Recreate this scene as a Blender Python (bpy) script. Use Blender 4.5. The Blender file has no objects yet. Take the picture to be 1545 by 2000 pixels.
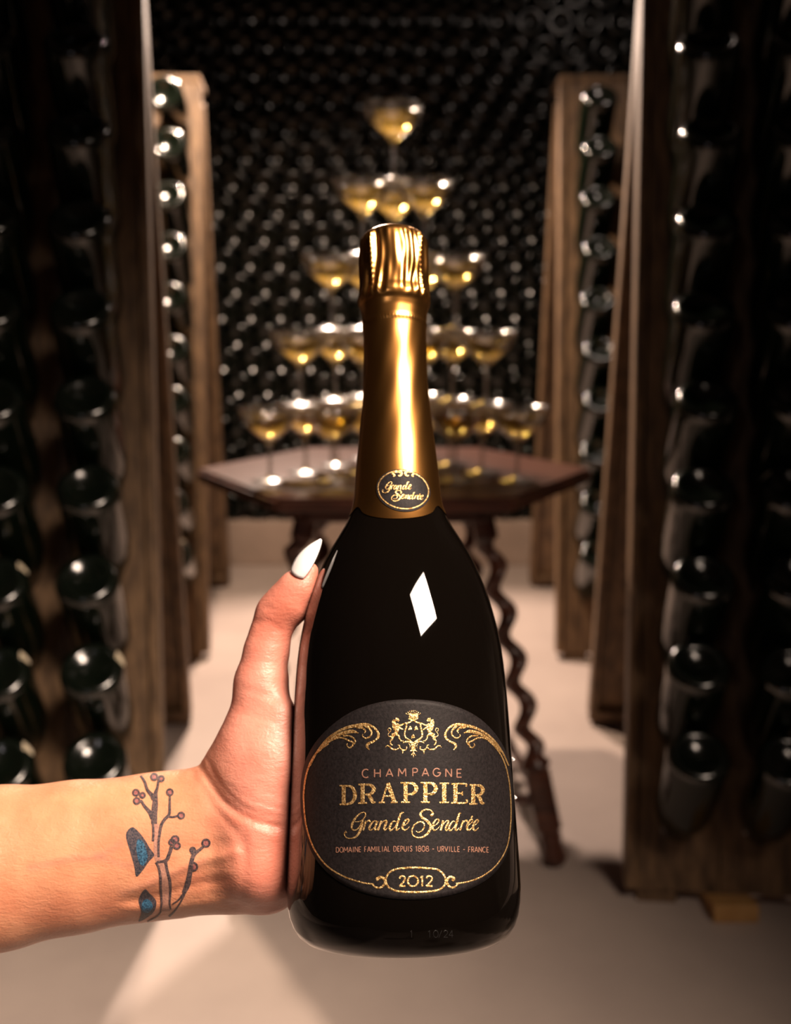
import bpy, bmesh, math, random
import numpy as np
from mathutils import Vector, Matrix
from mathutils.bvhtree import BVHTree
random.seed(7)
SC = bpy.context.scene
COL = SC.collection

# ------------------------------------------------------------------ camera
F_PX = 2000.0; CX, CY = 772.5, 1000.0
PITCH = math.radians(10.84); CAM_H = 0.893
cam_d = bpy.data.cameras.new('camera'); cam = bpy.data.objects.new('camera', cam_d); COL.objects.link(cam)
cam.location = (0, 0, CAM_H); cam.rotation_euler = (math.pi/2 - PITCH, 0, 0)
cam_d.sensor_fit = 'HORIZONTAL'; cam_d.sensor_width = 36.0; cam_d.lens = F_PX/1545*36
cam_d.clip_start = 0.02
cam_d.dof.use_dof = True; cam_d.dof.focus_distance = 0.398; cam_d.dof.aperture_fstop = 46.6/4.6
SC.camera = cam
CAMP = Vector((0, 0, CAM_H))
FW = Vector((0, math.cos(PITCH), -math.sin(PITCH))); UP = Vector((0, math.sin(PITCH), math.cos(PITCH))); RT = Vector((1, 0, 0))
def cp(px, py, D):                      # measured pixel + depth -> camera-frame metres (right, up, forward)
    return Vector(((px-CX)/F_PX*D, -(py-CY)/F_PX*D, D))
def c2w(v): return CAMP + RT*v[0] + UP*v[1] + FW*v[2]
def ray(px, py): return (RT*((px-CX)/F_PX) - UP*((py-CY)/F_PX) + FW).normalized()

# ------------------------------------------------------------------ world, lights, exposure
w = bpy.data.worlds.new('world'); SC.world = w; w.use_nodes = True
w.node_tree.nodes['Background'].inputs[0].default_value = (1.0, 0.85, 0.75, 1); w.node_tree.nodes['Background'].inputs[1].default_value = 0.004
SC.view_settings.view_transform = 'Standard'; SC.view_settings.look = 'None'
SC.view_settings.exposure = 0.0; SC.view_settings.gamma = 1.0; SC.view_settings.use_curve_mapping = False
SC.cycles.max_bounces = 10; SC.cycles.transparent_max_bounces = 48
SC.cycles.caustics_reflective = False; SC.cycles.caustics_refractive = False
SC.cycles.sample_clamp_indirect = 4.0
def light(name, kind, loc, energy, color, aim=None, size=0.05, size_y=None, spot=None, blend=0.5):
    l = bpy.data.lights.new(name, kind); o = bpy.data.objects.new(name, l); COL.objects.link(o)
    o.location = loc; l.energy = energy; l.color = color
    if kind == 'AREA':
        l.size = size
        if size_y: l.shape = 'RECTANGLE'; l.size_y = size_y
    else: l.shadow_soft_size = size
    if kind == 'SPOT': l.spot_size = math.radians(spot); l.spot_blend = blend
    if aim is not None: o.rotation_euler = (Vector(aim)-Vector(loc)).to_track_quat('-Z', 'Y').to_euler()
    return o
key = light('cellar_lamp_front', 'AREA', (0.74, -0.36, 2.15), 9.2, (1.0, 0.78, 0.62), aim=(-0.03, 0.42, 0.84), size=0.64, size_y=0.60)
key.data.spread = math.radians(46)
light('cellar_lamp_table', 'SPOT', (-0.42, 2.30, 1.97), 145.0, (1.0, 0.74, 0.55), aim=(-0.30, 2.55, 0.0), size=0.035, spot=132, blend=0.7)
light('cellar_lamp_aisle', 'SPOT', (-0.30, 3.30, 2.02), 290.0, (1.0, 0.75, 0.60), aim=(0.12, 1.75, 0.0), size=0.05, spot=80, blend=0.4)
light('cellar_lamp_entry', 'POINT', (-0.70, -1.35, 1.48), 5.0, (1.0, 0.86, 0.88), size=0.05)
light('cellar_lamp_wall', 'POINT', (0.75, 2.3, 2.25), 8.0, (1.0, 0.8, 0.68), size=0.04)

# ------------------------------------------------------------------ helpers
def tag(o, label=None, cat=None, group=None, kind=None):
    if label: o['label'] = label
    if cat: o['category'] = cat
    if group: o['group'] = group
    if kind: o['kind'] = kind
    return o
def empty(name, loc=(0, 0, 0), rz=0.0):
    o = bpy.data.objects.new(name, None); COL.objects.link(o); o.location = loc; o.rotation_euler = (0, 0, rz)
    o.empty_display_size = 0.05
    return o
def mesh(name, verts, faces, smooth=True):
    m = bpy.data.meshes.new(name); m.from_pydata([tuple(v) for v in verts], [], faces); m.update()
    if smooth: m.polygons.foreach_set('use_smooth', [True]*len(m.polygons))
    return m
def link(name, m, mat=None, parent=None):
    o = bpy.data.objects.new(name, m); COL.objects.link(o)
    if mat and not m.materials: m.materials.append(mat)
    if parent: o.parent = parent
    return o
def fixn(m):
    b = bmesh.new(); b.from_mesh(m); bmesh.ops.recalc_face_normals(b, faces=b.faces[:]); b.to_mesh(m); b.free(); return m
def box_data(x0, x1, y0, y1, z0, z1, f=lambda p: p, bev=0.0):
    if bev <= 0:
        v = [(x, y, z) for z in (z0, z1) for y in (y0, y1) for x in (x0, x1)]
        fa = [(0, 2, 3, 1), (4, 5, 7, 6), (0, 1, 5, 4), (2, 6, 7, 3), (0, 4, 6, 2), (1, 3, 7, 5)]
        return [f(p) for p in v], fa
    b = bmesh.new(); bmesh.ops.create_cube(b, size=1)
    for v in b.verts:
        v.co = Vector(((x0+x1)/2+v.co.x*(x1-x0), (y0+y1)/2+v.co.y*(y1-y0), (z0+z1)/2+v.co.z*(z1-z0)))
    bmesh.ops.bevel(b, geom=b.edges[:], offset=bev, segments=2, affect='EDGES', profile=0.5)
    b.verts.index_update()
    v = [f(tuple(q.co)) for q in b.verts]; fa = [[q.index for q in p.verts] for p in b.faces]; b.free()
    return v, fa
def box(name, x0, x1, y0, y1, z0, z1, mat, parent=None, f=lambda p: p, bev=0.0):
    v, fa = box_data(x0, x1, y0, y1, z0, z1, f, bev)
    return link(name, fixn(mesh(name, v, fa, False)), mat, parent)
def lathe_data(prof, n, rfun=None, cap0=True, cap1=True):
    v, fa = [], []
    for j, (r, z) in enumerate(prof):
        for i in range(n):
            a = 2*math.pi*i/n; rr = r if rfun is None else rfun(r, z, a)
            v.append((rr*math.cos(a), rr*math.sin(a), z))
    for j in range(len(prof)-1):
        for i in range(n):
            k = (i+1) % n; fa.append((j*n+i, j*n+k, (j+1)*n+k, (j+1)*n+i))
    if cap0: v.append((0, 0, prof[0][1])); c = len(v)-1; fa += [(c, (i+1) % n, i) for i in range(n)]
    if cap1: v.append((0, 0, prof[-1][1])); c = len(v)-1; b = (len(prof)-1)*n; fa += [(c, b+i, b+(i+1) % n) for i in range(n)]
    return v, fa
def catmull(pts, n=6, closed=False):
    P = [np.array(p, float) for p in pts]; out = []; m = len(P)
    if m == 2 and not closed: return [P[0]+(P[1]-P[0])*t for t in np.linspace(0, 1, n+1)]
    R = range(m) if closed else range(m-1)
    for i in R:
        p1, p2 = P[i], P[(i+1) % m]
        p0 = P[i-1] if (closed or i > 0) else 2*p1-p2
        p3 = P[(i+2) % m] if (closed or i+2 < m) else 2*p2-p1
        for k in range(n):
            t = k/n
            out.append(0.5*((2*p1)+(-p0+p2)*t+(2*p0-5*p1+4*p2-p3)*t*t+(-p0+3*p1-3*p2+p3)*t**3))
    if not closed: out.append(P[-1])
    return out
def tube_data(pts, rad, n=10, closed=False):
    P = [Vector(p) for p in pts]; m = len(P); v, fa = [], []
    prev = None
    for i in range(m):
        a = P[i-1] if (i > 0 or closed) else P[i]; b = P[(i+1) % m] if (i+1 < m or closed) else P[i]
        t = (b-a).normalized()
        if prev is None:
            ref = Vector((0, 0, 1)) if abs(t.z) < 0.9 else Vector((1, 0, 0)); u = t.cross(ref).normalized()
        else: u = (prev - t*prev.dot(t)).normalized()
        prev = u; wv = t.cross(u); r = rad[i] if hasattr(rad, '__len__') else rad
        for k in range(n):
            an = 2*math.pi*k/n; v.append(tuple(P[i]+u*(r*math.cos(an))+wv*(r*math.sin(an))))
    for i in range(m if closed else m-1):
        j = (i+1) % m
        for k in range(n): fa.append((i*n+k, i*n+(k+1) % n, j*n+(k+1) % n, j*n+k))
    if not closed: fa.append(tuple(range(n-1, -1, -1))); fa.append(tuple((m-1)*n+k for k in range(n)))
    return v, fa

# ------------------------------------------------------------------ materials
class NT:
    def __init__(s, name):
        s.m = bpy.data.materials.new(name); s.m.use_nodes = True; s.t = s.m.node_tree; s.b = s.t.nodes['Principled BSDF']; s.out = s.t.nodes['Material Output']
    def n(s, typ, **kw):
        o = s.t.nodes.new(typ)
        for k, v in kw.items():
            if k in o.inputs: o.inputs[k].default_value = v
            else: setattr(o, k, v)
        return o
    def l(s, a, b): s.t.links.new(a, b)
    def tex(s, scale=(1, 1, 1), kind='Object'):
        c = s.n('ShaderNodeTexCoord'); mp = s.n('ShaderNodeMapping'); mp.inputs['Scale'].default_value = scale
        s.l(c.outputs[kind], mp.inputs[0]); return mp.outputs[0]
    def ramp(s, fac, stops):
        r = s.n('ShaderNodeValToRGB'); e = r.color_ramp.elements
        while len(e) < len(stops): e.new(0.5)
        for q, (p, c) in zip(e, stops): q.position = p; q.color = (*c, 1)
        s.l(fac, r.inputs[0]); return r.outputs[0]
    def bump(s, h, strength, dist=0.01):
        b = s.n('ShaderNodeBump', Strength=strength, Distance=dist); s.l(h, b.inputs['Height']); s.l(b.outputs[0], s.b.inputs['Normal']); return b
    def set(s, **kw):
        for k, v in kw.items(): s.b.inputs[k.replace('_', ' ')].default_value = v
        return s
def c4(r, g, b): return (r, g, b, 1)
def simple(name, col, rough=0.5, metal=0.0, **kw):
    t = NT(name); t.set(Base_Color=c4(*col), Roughness=rough, Metallic=metal, **kw); return t.m
def noisy(name, c0, c1, scale, rough=0.6, bump=0.1, stretch=(1, 1, 1), detail=6, metal=0.0, dist=0.01, lo=0.35, hi=0.65):
    t = NT(name); co = t.tex(stretch); nz = t.n('ShaderNodeTexNoise', Scale=scale, Detail=detail, Roughness=0.6); t.l(co, nz.inputs['Vector'])
    t.l(t.ramp(nz.outputs['Fac'], [(lo, c0), (hi, c1)]), t.b.inputs['Base Color'])
    t.set(Roughness=rough, Metallic=metal)
    if bump: t.bump(nz.outputs['Fac'], bump, dist)
    return t.m
M = {}
M['floor'] = noisy('painted_concrete', (0.38, 0.31, 0.275), (0.45, 0.37, 0.325), 3.0, 0.55, 0.05)
M['plinth'] = noisy('rendered_plinth', (0.33, 0.25, 0.20), (0.42, 0.32, 0.26), 5.0, 0.8, 0.1)
M['stone'] = noisy('cellar_stone', (0.05, 0.04, 0.035), (0.10, 0.085, 0.07), 4.0, 0.9, 0.4, dist=0.03)
M['wood'] = noisy('rack_oak', (0.062, 0.034, 0.016), (0.20, 0.118, 0.058), 9.0, 0.62, 0.25, stretch=(9, 9, 0.6), dist=0.004)
M['wood_red'] = noisy('table_mahogany', (0.03, 0.010, 0.006), (0.095, 0.032, 0.017), 8.0, 0.32, 0.15, stretch=(1.0, 8, 8), dist=0.003)
M['wedge'] = noisy('pine_wedge', (0.42, 0.22, 0.07), (0.56, 0.32, 0.12), 20.0, 0.6, 0.1)
M['rackglass'] = simple('dark_bottle_glass', (0.003, 0.006, 0.003), 0.12, IOR=1.52, Specular_IOR_Level=0.6)
M['wallglass'] = simple('stacked_bottle_glass', (0.003, 0.004, 0.003), 0.10, IOR=1.52, Specular_IOR_Level=0.35)
M['baseglass'] = simple('scuffed_bottle_base', (0.003, 0.005, 0.003), 0.17, IOR=1.52, Specular_IOR_Level=0.8)
M['wallbase'] = simple('dusty_bottle_base', (0.003, 0.004, 0.003), 0.17, IOR=1.52, Specular_IOR_Level=0.40)
M['chalk'] = noisy('cream_paint', (0.72, 0.60, 0.42), (0.85, 0.74, 0.55), 60, 0.8, 0.1)
M['crown'] = simple('crown_cap_metal', (0.55, 0.5, 0.42), 0.35, 1.0)
t = NT('held_bottle_glass'); t.set(Base_Color=c4(0.0022, 0.0016, 0.0012), Roughness=0.025, IOR=1.52)
M['glass'] = t.m
# capsule foil
t = NT('copper_gold_foil'); co = t.tex((1, 1, 0.45)); nz = t.n('ShaderNodeTexNoise', Scale=55, Detail=2); t.l(co, nz.inputs['Vector'])
nf = t.n('ShaderNodeTexNoise', Scale=2600, Detail=1); t.l(co, nf.inputs['Vector'])
mx = t.n('ShaderNodeMath', operation='MULTIPLY_ADD'); t.l(nf.outputs['Fac'], mx.inputs[0]); mx.inputs[1].default_value = 0.03; t.l(nz.outputs['Fac'], mx.inputs[2])
t.bump(mx.outputs[0], 0.05, 0.002); t.set(Base_Color=c4(0.66, 0.315, 0.085), Metallic=1.0, Roughness=0.27); M['foil'] = t.m
# label paper
t = NT('black_label_paper'); co = t.tex((1, 1, 1)); nz = t.n('ShaderNodeTexNoise', Scale=900, Detail=4, Roughness=0.7); t.l(co, nz.inputs['Vector'])
t.l(t.ramp(nz.outputs['Fac'], [(0.35, (0.004, 0.003, 0.0032)), (0.68, (0.015, 0.0115, 0.012))]), t.b.inputs['Base Color']); t.set(Roughness=0.6, Specular_IOR_Level=0.22)
t.bump(nz.outputs['Fac'], 0.25, 0.0005); M['paper'] = t.m
t = NT('gold_leaf_print'); co = t.tex(); nz = t.n('ShaderNodeTexNoise', Scale=1300, Detail=3); t.l(co, nz.inputs['Vector'])
t.l(t.ramp(nz.outputs['Fac'], [(0.38, (0.42, 0.22, 0.06)), (0.62, (0.95, 0.66, 0.30))]), t.b.inputs['Base Color']); t.set(Metallic=0.85, Roughness=0.42)
t.bump(nz.outputs['Fac'], 0.7, 0.0006); M['gold'] = t.m
M['copper_ink'] = noisy('copper_ink', (0.20, 0.095, 0.065), (0.30, 0.15, 0.10), 900, 0.55, 0.0, metal=0.3)
M['etch'] = simple('etched_code', (0.012, 0.011, 0.011), 0.4)
# table tower
def thin_glass(name, tint, gl_rough, refl=0.09):
    t = NT(name); t.t.nodes.remove(t.b)
    tr = t.n('ShaderNodeBsdfTransparent'); tr.inputs[0].default_value = c4(*tint)
    gl = t.n('ShaderNodeBsdfGlossy', Roughness=gl_rough); gl.inputs[0].default_value = (1, 1, 1, 1)
    lw = t.n('ShaderNodeLayerWeight', Blend=0.35); mr = t.n('ShaderNodeMapRange'); mr.inputs['To Min'].default_value = refl; mr.inputs['To Max'].default_value = 0.75
    t.l(lw.outputs['Facing'], mr.inputs['Value'])
    p = t.n('ShaderNodeMath', operation='POWER'); t.l(lw.outputs['Facing'], p.inputs[0]); p.inputs[1].default_value = 2.5; t.l(p.outputs[0], mr.inputs['Value'])
    mx = t.n('ShaderNodeMixShader'); t.l(mr.outputs[0], mx.inputs[0]); t.l(tr.outputs[0], mx.inputs[1]); t.l(gl.outputs[0], mx.inputs[2]); t.l(mx.outputs[0], t.out.inputs[0])
    return t.m
M['coupe'] = thin_glass('coupe_crystal', (0.97, 0.96, 0.94), 0.15, 0.16)
M['stem'] = thin_glass('stem_crystal', (0.93, 0.92, 0.90), 0.24, 0.38)
t = NT('champagne_wine'); t.t.nodes.remove(t.b)
tr = t.n('ShaderNodeBsdfTransparent'); tr.inputs[0].default_value = c4(0.93, 0.80, 0.42)
gl = t.n('ShaderNodeBsdfGlossy', Roughness=0.12); tl = t.n('ShaderNodeBsdfTranslucent'); tl.inputs[0].default_value = c4(0.82, 0.62, 0.22)
m1 = t.n('ShaderNodeMixShader'); m1.inputs[0].default_value = 0.28; t.l(tr.outputs[0], m1.inputs[1]); t.l(tl.outputs[0], m1.inputs[2])
fr = t.n('ShaderNodeFresnel', IOR=1.34); m2 = t.n('ShaderNodeMixShader'); t.l(fr.outputs[0], m2.inputs[0]); t.l(m1.outputs[0], m2.inputs[1]); t.l(gl.outputs[0], m2.inputs[2]); t.l(m2.outputs[0], t.out.inputs[0])
M['wine'] = t.m
# skin
t = NT('skin'); at = t.n('ShaderNodeVertexColor', layer_name='skin'); co = t.tex()
n1 = t.n('ShaderNodeTexNoise', Scale=70, Detail=3); t.l(co, n1.inputs['Vector'])
mixc = t.n('ShaderNodeMix', data_type='RGBA', blend_type='MULTIPLY'); mixc.inputs[0].default_value = 1.0
t.l(at.outputs['Color'], mixc.inputs[6]); t.l(t.ramp(n1.outputs['Fac'], [(0.3, (0.86, 0.76, 0.74)), (0.65, (1.0, 1.0, 1.0))]), mixc.inputs[7])
t.l(mixc.outputs[2], t.b.inputs['Base Color'])
v1 = t.n('ShaderNodeTexVoronoi', Scale=900); t.l(co, v1.inputs['Vector'])
mpw = t.n('ShaderNodeMapping'); mpw.inputs['Scale'].default_value = (1.0, 2.2, 1.0); mpw.inputs['Rotation'].default_value = (0, 0, 0.6); cw = t.n('ShaderNodeTexCoord'); t.l(cw.outputs['Object'], mpw.inputs[0])
n2 = t.n('ShaderNodeTexNoise', Scale=230, Detail=5, Roughness=0.65, Distortion=0.6); t.l(mpw.outputs[0], n2.inputs['Vector'])
ad = t.n('ShaderNodeMath', operation='MULTIPLY_ADD'); t.l(v1.outputs['Distance'], ad.inputs[0]); ad.inputs[1].default_value = 0.18; t.l(n2.outputs['Fac'], ad.inputs[2])
t.bump(ad.outputs[0], 0.36, 0.0011)
t.set(Roughness=0.39, Subsurface_Weight=0.18, Subsurface_Scale=0.004, Specular_IOR_Level=0.45); t.b.inputs['Subsurface Radius'].default_value = (1.0, 0.35, 0.2)
M['skin'] = t.m
M['nail'] = simple('white_gel_nail', (0.82, 0.80, 0.80), 0.18, Coat_Weight=0.4)
def ink(name, c0, c1, scale=1500):
    t = NT(name); co = t.tex(); nz = t.n('ShaderNodeTexNoise', Scale=scale, Detail=2); t.l(co, nz.inputs['Vector'])
    t.l(t.ramp(nz.outputs['Fac'], [(0.36, c0), (0.64, c1)]), t.b.inputs['Base Color']); t.set(Roughness=0.5); return t.m
M['ink_line'] = ink('tattoo_black_ink', (0.022, 0.022, 0.030), (0.13, 0.08, 0.075))
M['ink_blue'] = ink('tattoo_blue_ink', (0.010, 0.030, 0.06), (0.05, 0.15, 0.25))
M['ink_edge'] = ink('tattoo_leaf_shade', (0.018, 0.022, 0.035), (0.10, 0.075, 0.08))
M['ink_fill'] = ink('tattoo_bark_tint', (0.30, 0.15, 0.115), (0.46, 0.235, 0.17))
M['ink_berry'] = ink('tattoo_berry_ink', (0.20, 0.065, 0.07), (0.38, 0.145, 0.125))

# ------------------------------------------------------------------ the cellar: floor, walls, ceiling
tag(box('floor', -1.75, 1.75, -2.2, 4.1, -0.06, 0.0, M['floor']), kind='structure')
tag(box('wall_back', -1.75, 1.75, 3.98, 4.1, 0, 2.6, M['stone']), kind='structure')
tag(box('wall_left', -1.87, -1.75, -2.2, 4.1, 0, 2.6, M['stone']), kind='structure')
tag(box('wall_right', 1.75, 1.87, -2.2, 4.1, 0, 2.6, M['stone']), kind='structure')
tag(box('ceiling', -1.75, 1.75, -2.2, 4.1, 2.6, 2.7, M['stone']), kind='structure')
tag(box('trim_plinth', -1.74, 1.74, 3.63, 3.98, 0.0, 0.165, M['plinth'], bev=0.006), kind='structure')

# ------------------------------------------------------------------ stored bottles
def bottle_profile(R, L):
    # from the dimple (punt) inside the base, round the heel, up the body to the lip
    p = [(0.0008, 0.0100), (R*0.17, 0.0094), (R*0.34, 0.0078), (R*0.50, 0.0049), (R*0.62, 0.0018), (R*0.70, 0.0), (R*0.86, 0.0012), (R*0.95, 0.0055), (R*0.995, 0.012), (R, 0.020)]
    p += [(R, L*0.44), (R*0.97, L*0.50), (R*0.88, L*0.57), (R*0.70, L*0.655), (R*0.50, L*0.745), (R*0.385, L*0.83), (R*0.345, L*0.92), (R*0.345, L*0.955), (R*0.39, L*0.96), (R*0.39, L*0.985)]
    return p
rb_v, rb_f = lathe_data(bottle_profile(0.0445, 0.30), 28)
rack_bottle_mesh = fixn(mesh('bottle_glass', rb_v, rb_f)); rack_bottle_mesh.materials.append(M['rackglass'])
def base_slot(m, mat):
    m.materials.append(mat)
    for p in m.polygons:
        if p.center.z < 0.011 and len(m.materials) > 1: p.material_index = 1
base_slot(rack_bottle_mesh, M['baseglass'])
cap_v, cap_f = lathe_data([(0.0176, 0.281), (0.0182, 0.284), (0.0176, 0.2975), (0.015, 0.3005)], 20)
crown_mesh = fixn(mesh('crown_cap', cap_v, cap_f)); crown_mesh.materials.append(M['crown'])
def paint_mark_mesh(r=0.0445):
    v, fa = [], []; n, mth = 9, 5
    for j in range(mth):
        for i in range(n):
            u = i/(n-1)*2-1; q = j/(mth-1)*2-1
            a = u*0.30; z = 0.0065+q*0.0062*math.sqrt(max(0, 1-u*u*0.96))
            rr = np.interp(z, [0.0, 0.0012, 0.0055, 0.012, 0.02], [r*0.75, r*0.86, r*0.95, r*0.995, r])+0.0006
            v.append((rr*math.cos(a), rr*math.sin(a), z-0.0004))
    for j in range(mth-1):
        for i in range(n-1): fa.append((j*n+i, j*n+i+1, (j+1)*n+i+1, (j+1)*n+i))
    return mesh('paint_mark', v, fa)
mark_mesh = paint_mark_mesh(); mark_mesh.materials.append(M['chalk'])

# wall of stacked bottles
wv, wf = lathe_data(bottle_profile(0.0496, 0.31), 22)
wall_mesh = fixn(mesh('stacked_bottle', wv, wf)); wall_mesh.materials.append(M['wallglass']); base_slot(wall_mesh, M['wallbase'])
cells = []
SP = 0.0995; RH = SP*0.866
for k in range(22):
    z = 0.165+0.0495+k*RH
    for i in range(-15, 16):
        x = i*SP+(SP/2 if k % 2 else 0.0)
        Y = 3.64+random.uniform(-0.006, 0.006)
        D = Y*math.cos(PITCH)-(z-CAM_H)*math.sin(PITCH); vv = ((CAM_H-z)*math.cos(PITCH)-Y*math.sin(PITCH))/D*F_PX+CY
        u = x/D*F_PX+CX
        hidden = u < 330 or u > 1225 or vv < -20 or (705 < u < 835 and vv > 480) or (vv > 950 and 560 < u < 990)
        cells.append((x, Y, z, u, vv, hidden, k))
vis = [c for c in cells if not c[5]]
vis.sort(key=lambda c: -c[4])
single, rest = vis[:296], vis[296:]+[c for c in cells if c[5]]
ORD = ['lowest', 'second', 'third', 'fourth', 'fifth', 'sixth', 'seventh', 'eighth', 'ninth', 'tenth', 'eleventh', 'twelfth', 'thirteenth', 'fourteenth', 'fifteenth', 'sixteenth', 'seventeenth', 'eighteenth', 'nineteenth', 'twentieth', 'twenty-first', 'twenty-second']
for (x, Y, z, u, vv, h, k) in single:
    o = link('stacked_bottle', wall_mesh)
    o.location = (x, Y, z); o.rotation_euler = (-math.pi/2, random.uniform(0, 6.28), 0)
    o.rotation_euler = (Matrix.Rotation(-math.pi/2, 4, 'X') @ Matrix.Rotation(random.uniform(0, 6.28), 4, 'Z')).to_euler()
    tag(o, 'dark champagne bottle lying base outward in the %s row of the wall above its plinth' % ORD[k], 'bottle', 'stacked wall bottles, %s row' % ORD[k])
sv, sf = [], []
base_v = np.array(wv); Rx = np.array(Matrix.Rotation(-math.pi/2, 3, 'X'))
for (x, Y, z, u, vv, h, k) in rest:
    o = len(sv); sv += [tuple(p) for p in (base_v @ Rx.T)+np.array([x, Y, z])]; sf += [tuple(q+o for q in fc) for fc in wf]
sm = mesh('stacked_bottle_mass', sv, sf); o = link('stacked_bottle_mass', fixn(sm), M['wallglass']); sm.materials.append(M['wallbase'])
nf_ = len(wf); bi = [p.material_index for p in wall_mesh.polygons]; sm.polygons.foreach_set('material_index', [bi[i % nf_] for i in range(len(sm.polygons))])
tag(o, 'further dark champagne bottles stacked in the highest and outer rows of the wall', 'bottles', kind='stuff')

# ------------------------------------------------------------------ riddling racks
LB = 1.51; PW = 0.125; ST = 0.018; ROW = 0.126
RBP = bottle_profile(0.0445, 0.30)[9:]
def neck_r(z): return float(np.interp(z, [p[1] for p in RBP], [p[0] for p in RBP]))
def bored_ring(zc, phi, n=16):
    """outline (dx, ds) where a bottle whose axis meets the face at zc, phi off the face normal, passes through it"""
    out = []
    for a in range(n):
        cx_, sx_ = math.cos(2*math.pi*a/n), math.sin(2*math.pi*a/n); lo_, hi_ = 0.0, 0.12
        for _ in range(30):
            l = (lo_+hi_)/2
            if math.hypot(l*cx_, l*sx_*math.cos(phi)) < neck_r(zc-l*sx_*math.sin(phi)): lo_ = l
            else: hi_ = l
        out.append((cx_*(hi_*1.02+0.0010), sx_*(hi_*1.02+(0.0010 if sx_ > -0.7 else -0.0006))))   # the bottle rests on the lower lip
    return out
def plank_with_holes(name, x0, x1, holes, phis, ell, alpha, sgn, m, mat, parent, thick=0.028, z_off=0.02, shift=0.0):
    sa, ca = math.sin(alpha), math.cos(alpha)
    def T(x, t, s): return (m*x, sgn*(s*sa+t*ca*1.0), z_off+s*ca-t*sa)    # t = into the rack
    v, fa = [], []
    g = 0.0012; x0 += g; x1 -= g; xc = (x0+x1)/2-shift
    rings = []
    for h, ph in zip(holes, phis):
        zf = ell+0.012-0.014/math.cos(ph); zb = zf+thick/math.cos(ph); sf, sb = h+0.014*math.tan(ph), h-(thick-0.014)*math.tan(ph)
        rings.append(([(xc+p[0], sf+p[1]) for p in bored_ring(zf, ph)], [(xc+p[0], sb+p[1]) for p in bored_ring(zb, ph)]))
    ext = [(min(p[1] for r in rg for p in r), max(p[1] for r in rg for p in r)) for rg in rings]
    cuts = [0.0]+[(ext[i][1]+ext[i+1][0])/2 for i in range(len(ext)-1)]+[LB]
    for i in range(len(ext)-1):
        if ext[i][1] > ext[i+1][0]: print('HOLES MEET', name, i, ext[i], ext[i+1])
    for ci in range(len(cuts)-1):
        s0_, s1_ = cuts[ci], cuts[ci+1]; b = len(v); h = (s0_+s1_)/2; hu, hd = (h+s1_)/2, (h+s0_)/2; xr, xl_ = (xc+x1)/2, (xc+x0)/2
        outer = [(x1, h), (x1, hu), (x1, s1_), (xr, s1_), (xc, s1_), (xl_, s1_), (x0, s1_), (x0, hu), (x0, h), (x0, hd), (x0, s0_), (xl_, s0_), (xc, s0_), (xr, s0_), (x1, s0_), (x1, hd)]
        for t, inner in ((0, rings[ci][0]), (thick, rings[ci][1])):
            v += [T(p[0], t, p[1]) for p in outer]+[T(p[0], t, p[1]) for p in inner]
        for a in range(16):
            c = (a+1) % 16
            fa.append((b+a, b+c, b+16+c, b+16+a)); fa.append((b+32+a, b+48+a, b+48+c, b+32+c)); fa.append((b+16+a, b+16+c, b+48+c, b+48+a))
            if a in (0, 1, 14, 15, 6, 7, 8, 9): fa.append((b+a, b+32+a, b+32+c, b+c))
            if (a in (2, 3, 4, 5) and ci == len(cuts)-2) or (a in (10, 11, 12, 13) and ci == 0): fa.append((b+a, b+32+a, b+32+c, b+c))
    mm = mesh(name, v, fa, False)
    bm_ = bmesh.new(); bm_.from_mesh(mm); bmesh.ops.remove_doubles(bm_, verts=bm_.verts[:], dist=1e-5); bmesh.ops.recalc_face_normals(bm_, faces=bm_.faces[:]); bm_.to_mesh(mm); bm_.free()
    return link(name, mm, mat, parent)
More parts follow.
